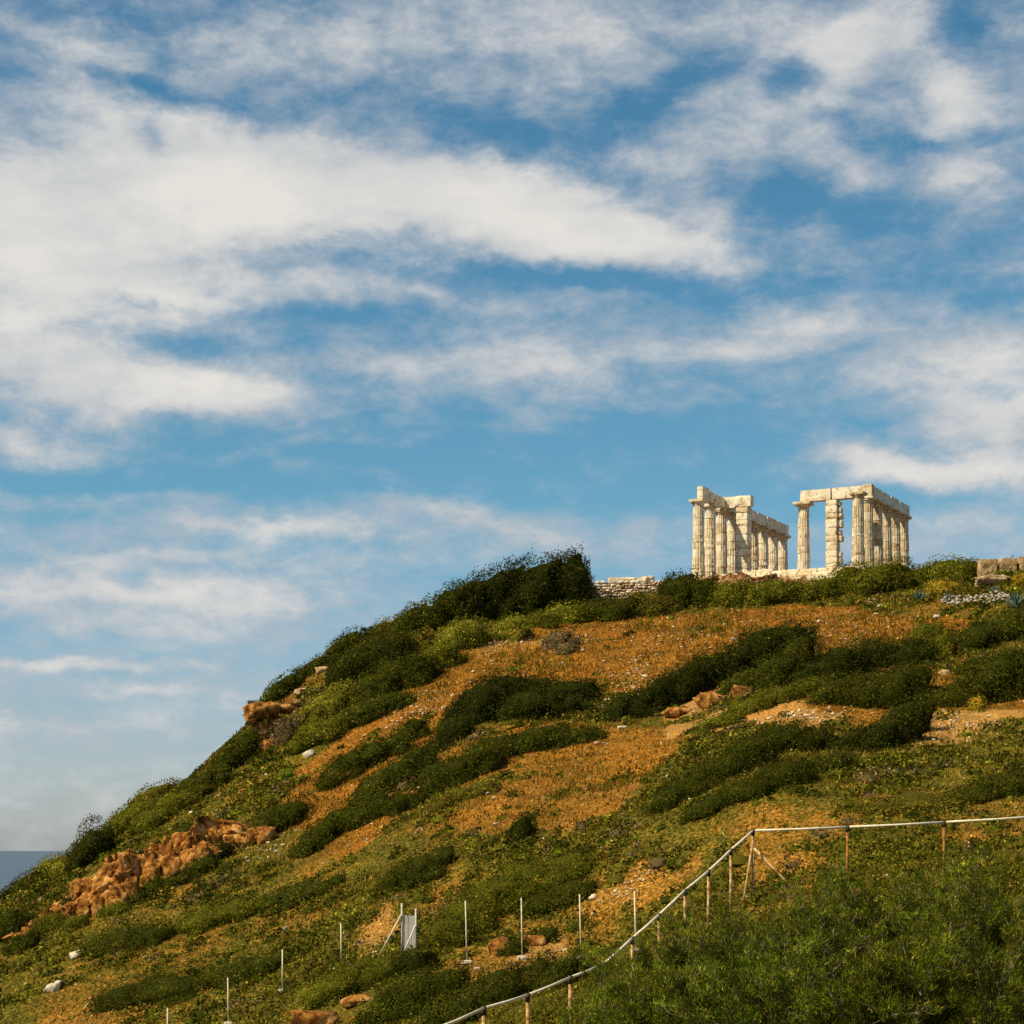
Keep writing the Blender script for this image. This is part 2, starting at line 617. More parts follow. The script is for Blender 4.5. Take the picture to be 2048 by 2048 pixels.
# weathered marble
def marble(name, stain, streaky=0.12):
    k = Nodes(name, 0.75, 0.25)
    oi = k.n('ShaderNodeObjectInfo')
    cb = k.n('ShaderNodeCombineXYZ')
    mu = k.n('ShaderNodeMath'); mu.operation = 'MULTIPLY'; k.l(oi.outputs['Random'], mu.inputs[0]); mu.inputs[1].default_value = 37.0
    for i in range(3): k.l(mu.outputs[0], cb.inputs[i])
    big = k.noise(1.2, 6, 0.62, offset=cb.outputs[0])
    streak = k.noise(6.5 if streaky < 0.5 else 2.2, 6, 0.7, sc=(1, 1, streaky), offset=cb.outputs[0])
    pit = k.noise(16, 5, 0.7, offset=cb.outputs[0])
    base = k.ramp(big, [(0.32, (0.60, 0.46, 0.29)), (0.5, (0.79, 0.68, 0.51)), (0.68, (0.84, 0.79, 0.68))])
    var = k.ramp(oi.outputs['Random'], [(0.0, (0.82, 0.74, 0.62)), (0.5, (1.0, 0.95, 0.86)), (1.0, (1.0, 1.0, 0.97))])
    base = k.mix(1.0, base, var, 'MULTIPLY')
    st = k.ramp(streak, [(0.5 - stain, (1, 1, 1)), (0.62, (0.42, 0.27, 0.13))])
    base = k.mix(0.8, base, st, 'MULTIPLY')
    pt = k.ramp(pit, [(0.30, (0.45, 0.33, 0.2)), (0.42, (1, 1, 1))])
    base = k.mix(0.45, base, pt, 'MULTIPLY')
    k.color(base); k.bump(pit, 0.6, 0.04)
    return k.m
MAT['marble'] = marble('weathered_marble', 0.02)
MAT['marble_block'] = marble('marble_blocks', -0.04, 1.0)
MAT['marble_stained'] = marble('stained_marble', 0.10)

def rock(name, stops, scale=1.6, bumpd=0.12):
    k = Nodes(name, 0.95, 0.1)
    a = k.noise(scale, 8, 0.68, dist=0.3); b = k.noise(scale * 6, 5, 0.7)
    c = k.ramp(a, stops)
    c = k.mix(0.6, c, k.ramp(b, [(0.36, (0.30, 0.22, 0.16)), (0.50, (1, 1, 1))]), 'MULTIPLY')
    k.color(c); k.bump(b, 0.8, bumpd)
    return k.m
MAT['crag'] = rock('orange_limestone', [(0.38, (0.070, 0.026, 0.007)), (0.46, (0.28, 0.105, 0.018)), (0.54, (0.47, 0.205, 0.042)), (0.62, (0.62, 0.37, 0.13))])
MAT['red_rock'] = rock('red_brown_rock', [(0.38, (0.08, 0.032, 0.014)), (0.5, (0.27, 0.115, 0.045)), (0.62, (0.48, 0.30, 0.16))])
MAT['white_rock'] = rock('white_stone', [(0.25, (0.36, 0.26, 0.16)), (0.5, (0.66, 0.55, 0.40)), (0.75, (0.80, 0.73, 0.60))])
MAT['tan_rock'] = rock('tan_stone', [(0.36, (0.24, 0.13, 0.05)), (0.5, (0.52, 0.33, 0.155)), (0.64, (0.68, 0.50, 0.29))])
MAT['rubble'] = rock('grey_rubble', [(0.25, (0.12, 0.09, 0.07)), (0.5, (0.40, 0.33, 0.27)), (0.75, (0.62, 0.55, 0.47))], 2.5, 0.04)
MAT['wall_fill'] = rock('wall_core', [(0.3, (0.10, 0.055, 0.028)), (0.7, (0.26, 0.16, 0.085))], 4.0, 0.04)

k = Nodes('wall_stones', 0.92, 0.1)
oi = k.n('ShaderNodeObjectInfo')
cc = k.ramp(oi.outputs['Random'], [(0.0, (0.28, 0.15, 0.08)), (0.35, (0.46, 0.31, 0.18)), (0.65, (0.62, 0.46, 0.30)), (1.0, (0.78, 0.68, 0.53))])
k.color(k.mix(0.6, cc, k.ramp(k.noise(9, 5), [(0.3, (0.5, 0.42, 0.36)), (0.6, (1, 1, 1))]), 'MULTIPLY')); MAT['wall_stone'] = k.m

k = Nodes('galvanised_pipe', 0.7, 0.15)
k.color(k.ramp(k.noise(5, 5), [(0.3, (0.56, 0.46, 0.31)), (0.7, (0.80, 0.71, 0.53))])); MAT['pipe'] = k.m
k = Nodes('rusty_painted_post', 0.8, 0.2)
k.color(k.ramp(k.noise(4.5, 7, 0.7), [(0.36, (0.20, 0.075, 0.02)), (0.5, (0.42, 0.24, 0.09)), (0.62, (0.60, 0.47, 0.27))])); MAT['post'] = k.m
k = Nodes('rust_post', 0.85, 0.15)
k.color(k.ramp(k.noise(5, 7, 0.7), [(0.35, (0.16, 0.050, 0.014)), (0.55, (0.36, 0.14, 0.038)), (0.75, (0.48, 0.28, 0.12))])); MAT['rust'] = k.m
k = Nodes('pale_post', 0.7, 0.2)
k.color(k.ramp(k.noise(3, 5), [(0.36, (0.34, 0.27, 0.17)), (0.55, (0.62, 0.55, 0.40))])); MAT['pale_post'] = k.m
k = Nodes('clamp_iron', 0.7, 0.3); k.color((0.035, 0.025, 0.018)); MAT['iron'] = k.m
k = Nodes('weathered_slat', 0.8, 0.15)
oi = k.n('ShaderNodeObjectInfo')
k.color(k.mix(0.5, k.ramp(oi.outputs['Random'], [(0, (0.46, 0.42, 0.36)), (1, (0.70, 0.66, 0.60))]), k.ramp(k.noise(6, 5), [(0.3, (0.5, 0.45, 0.4)), (0.6, (1, 1, 1))]), 'MULTIPLY')); MAT['slat'] = k.m
k = Nodes('agave_skin', 0.5, 0.4)
k.color(k.ramp(k.noise(3, 4), [(0.3, (0.045, 0.085, 0.060)), (0.7, (0.13, 0.20, 0.145))])); MAT['agave'] = k.m

k = Nodes('sea_water', 0.32, 0.35)
w1 = k.noise(0.035, 8, 0.6, sc=(1, 2.5, 1))
k.color(k.ramp(k.noise(0.002, 4), [(0.3, (0.006, 0.022, 0.045)), (0.7, (0.010, 0.034, 0.062))]))
k.bump(w1, 0.35, 3.0); MAT['sea'] = k.m

# ---------------------------------------------------------------- hillside, sea
ZONES = [
    ('orange grass', (1.0, 0.0, 0.0), [(-12.93, 111.46), (-13.11, 123.65), (-8.71, 131.9), (-2.28, 142.65), (4.78, 151.6), (13.85, 147.32), (22.0, 147.63), (27.72, 137.55), (31.44, 130.17), (25.76, 124.76), (19.07, 123.86), (14.37, 120.77), (10.26, 125.86), (5.34, 121.27), (0.83, 128.26), (-4.22, 117.34), (-7.31, 110.76), (-9.82, 107.86)]),
    ('olive gold grass', (0.55, 0.12, 0.05), [(-3.68, 102.32), (-1.76, 109.92), (2.11, 110.83), (5.99, 116.38), (10.55, 106.61), (7.8, 101.9), (4.84, 89.72), (2.16, 90.11), (-1.01, 92.06)]),
    ('crest green', (0.15, 0.75, 0.0), [(5.89, 151.06), (15.45, 145.1), (24.73, 146.36), (30.32, 146.82), (33.23, 130.83), (35.98, 141.65), (26.07, 154.27), (10.7, 155.03), (6.12, 156.87)]),
    ('right slope grass', (0.75, 0.12, 0.1), [(16.63, 119.63), (21.27, 125.84), (25.33, 122.66), (29.6, 115.61), (26.0, 101.56), (20.81, 99.58), (17.59, 98.28), (15.68, 108.92)]),
    ('thicket grass', (0.7, 0.15, 0.05), [(-4.15, 115.2), (-1.86, 115.97), (3.71, 117.66), (4.94, 112.27), (-0.65, 109.04), (-3.37, 108.84)]),
    ('left slope grass', (0.65, 0.2, 0.1), [(-11.2, 105.69), (-9.65, 112.23), (-6.28, 112.15), (-4.32, 105.48), (-7.1, 99.99), (-9.38, 97.68)]),
    ('pale earth', (0.0, 0.0, 1.0), [(8.34, 108.97), (10.96, 110.75), (13.11, 110.17), (16.03, 109.44), (17.89, 102.79), (16.34, 99.63), (13.54, 101.02), (10.35, 104.56), (8.66, 106.26)]),
    ('pale earth', (0.0, 0.0, 0.9), [(21.26, 102.94), (25.96, 101.39), (25.08, 97.97), (22.08, 97.46), (19.9, 91.93), (18.35, 91.08), (17.92, 93.57)]),
    ('orange earth', (0.1, 0.0, 0.9), [(8.76, 114.57), (11.8, 119.14), (14.98, 118.4), (13.46, 113.13), (11.2, 113.09), (9.49, 112.97)]),
    ('bare earth', (0.3, 0.1, 0.6), [(-1.76, 74.91), (-0.46, 77.08), (1.29, 78.02), (2.7, 76.59), (2.37, 69.76), (0.63, 70.25)]),
    ('bare earth', (0.3, 0.1, 0.55), [(-6.89, 82.56), (-6.18, 86.98), (-5.15, 86.16), (-4.57, 81.68), (-5.71, 80.41)]),
    ('bare earth', (0.35, 0.2, 0.42), [(2.92, 80.02), (4.71, 79.84), (7.25, 77.17), (7.5, 75.73), (5.35, 77.52), (4.0, 77.61), (3.06, 78.46)]),
    ('bare earth', (0.4, 0.2, 0.4), [(-3.51, 76.29), (-0.46, 75.92), (-0.44, 72.58), (-2.62, 72.76)]),
    ('stony band', (0.55, 0.0, 0.5), [(-10.43, 108.6), (-9.06, 111.81), (-6.58, 112.5), (-6.19, 110.5), (-8.13, 106.98), (-9.07, 102.47)]),
    ('stony rise', (0.6, 0.0, 0.5), [(-2.26, 141.47), (2.02, 144.56), (3.42, 142.61), (0.56, 138.78), (-1.86, 137.66)]),
]

def inside(poly, x, y):
    p = np.array(poly)
    r = np.zeros(x.shape, bool)
    j = len(p) - 1
    for i in range(len(p)):
        xi, yi, xj, yj = p[i, 0], p[i, 1], p[j, 0], p[j, 1]
        c = ((yi > y) != (yj > y)) & (x < (xj - xi) * (y - yi) / ((yj - yi) if yj != yi else 1e-9) + xi)
        r ^= c
        j = i
    return r

def zones(x, y):
    """Soil kinds at ground points: (dry orange, green, bare) weights, edges frayed by noise."""
    xx = x + 1.6 * fbm(x / 2.5, y / 4.0, octaves=3, seed=41)
    yy = y + 3.2 * fbm(x / 2.5, y / 4.0, octaves=3, seed=51)
    z = np.zeros(x.shape + (3,))
    z[..., 1] = 0.62 + 0.45 * fbm(x / 3.2, y / 6.5, octaves=3, seed=44)
    z[..., 0] = 0.10 + 0.25 * fbm(x / 9.0, y / 16.0, octaves=2, seed=45)
    for kind, w, poly in ZONES:
        m = inside(poly, xx, yy)
        for c in range(3):
            z[..., c] = np.where(m, w[c], z[..., c])
    return z

def stretched(lo, hi, dlo, dhi, step, far, growth=1.25):
    a = list(np.arange(dlo, dhi + step * 0.5, step))
    s, p = step, dlo
    pre = []
    while p > lo:
        s = min(s * growth, far); p -= s; pre.append(p)
    s, p = step, a[-1]
    post = []
    while p < hi:
        s = min(s * growth, far); p += s; post.append(p)
    return np.array(pre[::-1] + a + post)

gx = stretched(-140, 220, -42, 46, 0.40, 8)
gy = stretched(-60, 340, 44, 172, 0.45, 8)
GX, GY = np.meshgrid(gx, gy)
GZ = ground(GX.ravel(), GY.ravel())
nx, ny = len(gx), len(gy)
ii = np.arange(nx * ny).reshape(ny, nx)
quads = np.stack([ii[:-1, :-1].ravel(), ii[:-1, 1:].ravel(), ii[1:, 1:].ravel(), ii[1:, :-1].ravel()], 1)
zc = zones(GX.ravel(), GY.ravel())
hill = obj('hillside', mesh_np('hillside', np.stack([GX.ravel(), GY.ravel(), GZ], 1), quads, MAT['soil'], zc, True))
tag(hill, 'dry rocky headland slope of orange soil rising to the temple', 'hill', kind='structure')

sv, sf = [], []
rings = [5, 150, 300, 600, 1200, 2500, 5000, 10000, 20000, 40000, 80000, 160000]
for r in rings:
    for s in range(64):
        t = 2 * math.pi * s / 64
        sv.append((r * math.cos(t), r * math.sin(t), 0))
for i in range(len(rings) - 1):
    for s in range(64):
        a, b = i * 64 + s, i * 64 + (s + 1) % 64
        sf.append((a, b, b + 64, a + 64))
sea = obj('sea', mesh_np('sea', sv, sf, MAT['sea']))
tag(sea, 'calm dark blue sea out to the horizon', 'sea', kind='structure')

# ---------------------------------------------------------------- temple
rng = np.random.default_rng(7)
def rough_box(name, dx, dy, dz, mat, seed, amp=0.03, n=(4, 4, 4), chip=0.12):
    """A worn block: subdivided box, edges rounded unevenly, faces dented. Origin at the centre of its underside."""
    bm = bmesh.new()
    idx = {}
    nxs, nys, nzs = n
    def vert(i, j, l):
        key = (i, j, l)
        if key not in idx:
            idx[key] = bm.verts.new((i / nxs - 0.5, j / nys - 0.5, l / nzs))
        return idx[key]
    for a, b, fn in ((nxs, nys, lambda i, j, s: vert(i, j, s * nzs)), (nxs, nzs, lambda i, j, s: vert(i, s * nys, j)), (nys, nzs, lambda i, j, s: vert(s * nxs, i, j))):
        for i in range(a):
            for j in range(b):
                for s in (0, 1):
                    bm.faces.new([fn(i, j, s), fn(i + 1, j, s), fn(i + 1, j + 1, s), fn(i, j + 1, s)])
    bmesh.ops.recalc_face_normals(bm, faces=bm.faces)
    vs = np.array([v.co[:] for v in bm.verts])
    e = np.abs(np.stack([vs[:, 0] * 2, vs[:, 1] * 2, vs[:, 2] * 2 - 1], 1))
    edges = (e > 0.99).sum(1)
    p = vs * np.array([dx, dy, dz])
    nz = fbm(p[:, 0] * 1.7 + seed * 3.1, p[:, 1] * 1.7, p[:, 2] * 1.7, 3, seed)
    nz2 = fbm(p[:, 0] * 5 + seed, p[:, 1] * 5, p[:, 2] * 5, 2, seed + 5)
    c = np.array([0, 0, dz / 2])
    d = (p - c) / np.maximum(np.linalg.norm(p - c, axis=1, keepdims=True), 1e-6)
    inset = amp * (nz + 0.5 * nz2) - np.where(edges >= 2, 0.25 * amp + chip * np.clip(nz, 0, 1) ** 1.2, 0) - np.where(edges >= 3, 0.03, 0)
    p = p + d * inset[:, None]
    for v, q in zip(bm.verts, p): v.co = q
    me = bpy.data.meshes.new(name)
    bm.to_mesh(me); bm.free()
    me.materials.append(mat)
    return me

TH = R(27.0)
T_ORG = (14.92, 160.0, 59.80)
temple = empty('temple_ruin', T_ORG, -TH)
tag(temple, 'ruined white marble temple of fluted columns standing on the hilltop', 'temple')

COL_H, CAP_H, R0, R1 = 6.25, 0.50, 0.535, 0.425
SHAFT = COL_H - CAP_H
FL = 16
def shaft_r(t):
    return R0 + (R1 - R0) * (t ** 1.25)
def split_shaft(seed):
    r_ = random.Random(seed)
    hs = [r_.uniform(0.45, 0.85) for _ in range(r_.choice((8, 9, 10)))]
    return [h * SHAFT / sum(hs) for h in hs]
def drum_mesh(z0, h, sd):
    per = 4
    n = FL * per
    levels = [(0.0, -0.032), (0.03, 0.0), (h * 0.3, 0), (h * 0.66, 0), (h - 0.03, 0.0), (h, -0.032)]
    worn = random.Random(sd).uniform(0.25, 1.0)          # some drums have lost most of their fluting
    v, f = [], []
    for li, (z, off) in enumerate(levels):
        for s in range(n):
            a = 2 * math.pi * s / n
            ph = (s % per) / per
            r = shaft_r((z0 + z) / SHAFT) + off
            r -= 0.058 * worn * math.sin(math.pi * ph) * (1.0 if s % per else 0.0)
            v.append((r * math.cos(a), r * math.sin(a), z))
    v = np.array(v)
    er = fbm(v[:, 0] * 3 + sd, v[:, 1] * 3, v[:, 2] * 3, 3, sd)
    bite = np.clip(fbm(v[:, 0] * 1.4 + sd * 2, v[:, 1] * 1.4, v[:, 2] * 2.2, 2, sd + 3) - 0.22, 0, 1) * 0.30
    k_ = 1 + 0.03 * er / 0.5 - bite
    v[:, 0] *= k_; v[:, 1] *= k_
    for li in range(len(levels) - 1):
        for s in range(n):
            f.append((li * n + s, li * n + (s + 1) % n, (li + 1) * n + (s + 1) % n, (li + 1) * n + s))
    v = np.vstack([v, [[0, 0, 0], [0, 0, h]]])
    for s in range(n):
        f.append((len(v) - 2, (s + 1) % n, s, s)); f.append((len(v) - 1, (len(levels) - 1) * n + s, (len(levels) - 1) * n + (s + 1) % n, (len(levels) - 1) * n + s))
    me = bpy.data.meshes.new('drum')
    me.from_pydata([tuple(p) for p in v], [], [tuple(dict.fromkeys(q)) for q in f])
    me.update()
    me.materials.append(MAT['marble'])
    return me
DRUMS = []
for k_ in range(6):
    z_, set_ = 0.0, []
    for i, h_ in enumerate(split_shaft(k_ + 3)):
        set_.append((drum_mesh(z_, h_, i * 7 + k_ * 31), z_)); z_ += h_
    DRUMS.append(set_)
def capital_mesh(variant, half):
    v, f = [], []
    n = 24
    prof = [(R1 - 0.02, 0.0), (R1 + 0.01, 0.03), (R1 + 0.03, 0.07), (half * 0.80, 0.17), (half * 0.95, 0.25), (half * 0.93, 0.30)]
    for r, z in prof:
        for s in range(n):
            a = 2 * math.pi * s / n
            v.append((r * math.cos(a), r * math.sin(a), z))
    for i in range(len(prof) - 1):
        for s in range(n):
            f.append((i * n + s, i * n + (s + 1) % n, (i + 1) * n + (s + 1) % n, (i + 1) * n + s))
    me2 = rough_box('abacus', half * 2, half * 2, CAP_H - 0.285, MAT['marble'], 60 + variant, 0.02, (6, 6, 2), 0.16)
    o = len(v)
    v += [(q.co.x, q.co.y, q.co.z + 0.285) for q in me2.vertices]
    f += [tuple(i + o for i in p.vertices) for p in me2.polygons]
    bpy.data.meshes.remove(me2)
    me = bpy.data.meshes.new('capital')
    me.from_pydata(v, [], f); me.update()
    me.materials.append(MAT['marble'])
    return me
CAPS = [capital_mesh(k_, 0.60) for k_ in range(4)] + [capital_mesh(9, 0.70)]

def column(p, q, variant, mat=None, cap=None, label=None):
    c = empty('column', (p, q, 0), float(rng.uniform(0, 0.39)), temple)
    if label: c['label'] = label
    for me, z0 in DRUMS[(variant * 5 + 1) % 6]:
        o = obj('drum', me, c, (float(rng.normal(0, 0.008)), float(rng.normal(0, 0.008)), z0), (0, 0, math.pi * 2 / FL * int(rng.integers(0, FL))))
        if mat:
            o.material_slots[0].link = 'OBJECT'; o.material_slots[0].material = MAT[mat]
    o = obj('capital', CAPS[cap if cap is not None else int(rng.integers(0, 4))], c, (0, 0, SHAFT), (0, 0, -c.rotation_euler[2] + float(rng.choice([0, 1.5708, 3.1416]))))
    if mat:
        o.material_slots[0].link = 'OBJECT'; o.material_slots[0].material = MAT[mat]
    return c
BAY = 2.522
for i in range(9):
    column(0, BAY * i, i)
for i in range(6):
    column(12.4, BAY * (i + 1), i + 1, 'marble_stained')
column(7.1, 5.0, 2, cap=4, label='single column standing apart between the two colonnades')

def anta(p, q, w, dpt, seed, rough_side, label):
    a = empty('wall_pier', (p, q, 0), 0, temple)
    a['label'] = label
    z = 0.0
    rr = random.Random(seed)
    hs = [0.55, 0.62, 0.50, 0.56, 0.66, 0.52, 0.60, 0.70, 0.50, 0.58, 0.46]
    s_ = COL_H / sum(hs)
    for i, h in enumerate(hs):
        h *= s_
        ww = w + (0.16 if i == 0 else rr.uniform(-0.03, 0.05))
        me = rough_box('block', ww, dpt, h - 0.012, MAT['marble_block'], seed * 20 + i, 0.035, (5, 5, 3), 0.12)
        obj('block', me, a, (rr.uniform(-0.025, 0.025), rr.uniform(-0.02, 0.02), z), (0, 0, rr.uniform(-0.02, 0.02)))
        if rough_side and rr.random() < 0.85:
            e = rr.uniform(0.16, 0.46)
            me = rough_box('broken_stub', e, dpt * 0.7, h * rr.uniform(0.6, 0.95), MAT['marble_block'], seed * 20 + i + 300, 0.07, (4, 4, 3), 0.25)
            obj('broken_stub', me, a, (ww / 2 + e * 0.26, dpt * 0.12, z + 0.02))
        z += h
anta(9.5, 5.1, 0.92, 1.0, 3, True, 'tall pier of stacked marble blocks with a broken right side')
anta(1.95, 5.1, 0.95, 1.1, 5, False, 'tall pier of stacked marble blocks inside the left colonnade')

def beam(p0, p1, q0, q1, z0, z1, seed, amp=0.04, chip=0.15, mat='marble_block', n=None):
    dx, dy, dz = p1 - p0, q1 - q0, z1 - z0
    n = n or (max(3, int(dx / 0.35)), max(3, int(dy / 0.35)), 4)
    me = rough_box('architrave_block', dx, dy, dz, MAT[mat], seed, amp, n, chip)
    return obj('architrave_block', me, temple, ((p0 + p1) / 2, (q0 + q1) / 2, z0))
ZT = COL_H + 0.004
# left colonnade, near end: thin inner beam, then the cross beam to the pier
beam(0.02, 0.50, -0.35, 1.25, ZT, ZT + 1.02, 101, 0.03, 0.08)
beam(0.0, 0.52, 1.27, 3.15, ZT, ZT + 0.86, 102, 0.05, 0.25)
beam(0.0, 0.52, 3.17, 4.6, ZT, ZT + 0.80, 103, 0.05, 0.22)
b_ = beam(0.10, 2.72, 4.62, 5.40, ZT, ZT + 0.92, 104, 0.10, 0.38)
# left colonnade, far part
for i in range(2, 8):
    beam(-0.42, 0.42, BAY * i + (0.62 if i == 2 else 0.01), BAY * (i + 1) - (0.01 if i < 7 else -0.46), ZT, ZT + 0.92 - 0.02 * (i % 3), 110 + i, 0.04, 0.26)
# cross beam to the right colonnade
beam(6.92, 9.46, 4.62, 5.38, ZT, ZT + 0.90, 120, 0.035, 0.12)
beam(9.56, 12.00, 4.62, 5.38, ZT, ZT + 0.91, 121, 0.035, 0.10)
beam(12.01, 12.86, 4.58, 5.40, ZT, ZT + 0.98, 122, 0.03, 0.08)
for i in range(2, 6):
    beam(12.0, 12.84, BAY * i + (0.38 if i == 2 else 0.01), BAY * (i + 1) - (0.01 if i < 5 else -0.42), ZT, ZT + 0.90 - 0.03 * (i % 2), 130 + i, 0.04, 0.24)
# stepped platform: three courses along the front and the right side, and the core
me = rough_box('platform_core', 14.6, 28.0, 1.6, MAT['red_rock'], 150, 0.05, (12, 20, 3), 0.1)
obj('platform_core', me, temple, (6.2, 13.0, -1.72))
BLK = [rough_box('platform_block', 1.25, 0.85, 0.34, MAT['marble_block'], 160 + i, 0.045, (5, 4, 2), 0.16) for i in range(6)]
rr = random.Random(5)
for course in range(3):
    out = 0.33 * course
    z = -0.34 - 0.345 * course
    x = -1.05 - out
    while x < 13.2 + out:
        if rr.random() < (0.93 if course < 2 else 0.6):
            obj('platform_block', rr.choice(BLK), temple, (x + 0.63, -0.75 - out + rr.uniform(-0.05, 0.05), z + rr.uniform(-0.012, 0.004)), (0, 0, rr.uniform(-0.03, 0.03)), (0.985, 1, 1))
        x += 1.26
    y = 0.25
    while y < 17 and course < 2:
        if rr.random() < 0.9:
            obj('platform_block', rr.choice(BLK), temple, (13.15 + out + rr.uniform(-0.05, 0.05), y + 0.4, z), (0, 0, 1.5708 + rr.uniform(-0.03, 0.03)), (0.985, 1, 1))
        y += 1.26
# blocks lying on the platform
obj('floor_block', rough_box('floor_block', 1.9, 0.9, 0.34, MAT['marble_block'], 190, 0.05, (6, 4, 3), 0.2), temple, (4.75, 2.2, 0.0), (0, 0, 0.1))
obj('floor_block', rough_box('floor_block', 2.2, 1.1, 0.24, MAT['marble_block'], 191, 0.05, (6, 4, 3), 0.2), temple, (4.6, 2.2, 0.345), (0, 0, -0.06))
obj('floor_block', rough_box('floor_block', 1.5, 0.9, 0.30, MAT['marble_block'], 192, 0.05, (6, 4, 3), 0.2), temple, (1.6, 1.2, 0.0), (0, 0, 0.2))
obj('floor_block', rough_box('floor_block', 2.4, 1.0, 0.26, MAT['marble_block'], 193, 0.05, (6, 4, 3), 0.2), temple, (7.2, 1.0, 0.0), (0, 0, -0.1))

# ---------------------------------------------------------------- rocks
def ico(sub):
    bm = bmesh.new()
    bmesh.ops.create_icosphere(bm, subdivisions=sub, radius=1.0)
    v = np.array([q.co[:] for q in bm.verts]); f = np.array([[x.index for x in p.verts] for p in bm.faces])
    bm.free()
    return v, f
ICO = {s: ico(s) for s in (1, 2, 3, 4)}
def rock_mesh(name, size, seed, mat, sub=3, craggy=0.35, freq=1.3, vertical=1.0, flat=0.0):
    v, f = ICO[sub]
    v = v.copy()
    d = v.copy()
    b = np.sign(v) * np.abs(v) ** 0.62           # boxier than a ball
    b /= np.abs(b).max()
    s = seed * 13.7
    n1 = fbm(d[:, 0] * freq + s, d[:, 1] * freq + s, d[:, 2] * freq / vertical, 4, seed)
    n2 = 1 - np.abs(fbm(d[:, 0] * freq * 2.3 - s, d[:, 1] * freq * 2.3, d[:, 2] * freq * 2.3 / vertical, 4, seed + 9)) * 2.6
    r = 1 + craggy * (n1 * 1.1) + craggy * 0.45 * (n2 - 0.4)
    v = b * r[:, None] * np.array(size)
    return mesh_np(name, v, f, mat, smooth=False)

def hull_rock(name, size, seed, mat, pts=26, rough=0.05):
    """Angular broken stone: the hull of random points, edges subdivided and roughened."""
    r = np.random.default_rng(seed)
    p = r.normal(0, 1, (pts, 3)); p /= np.linalg.norm(p, axis=1, keepdims=True)
    p = np.sign(p) * np.abs(p) ** 0.75
    p *= r.uniform(0.72, 1.05, (pts, 1))
    bm = bmesh.new()
    for q in p: bm.verts.new(q)
    res = bmesh.ops.convex_hull(bm, input=bm.verts)
    bmesh.ops.delete(bm, geom=[e for e in res['geom_interior'] if isinstance(e, bmesh.types.BMVert)], context='VERTS')
    bmesh.ops.subdivide_edges(bm, edges=bm.edges[:], cuts=2, use_grid_fill=True)
    bmesh.ops.triangulate(bm, faces=bm.faces)
    v = np.array([q.co[:] for q in bm.verts]); f = np.array([[x.index for x in q.verts] for q in bm.faces])
    bm.free()
    n = fbm(v[:, 0] * 2.2 + seed, v[:, 1] * 2.2, v[:, 2] * 2.2, 4, seed, 0.6)
    v = v * (1 + 4 * rough * n)[:, None] * np.array(size)
    return mesh_np(name, v, f, mat)

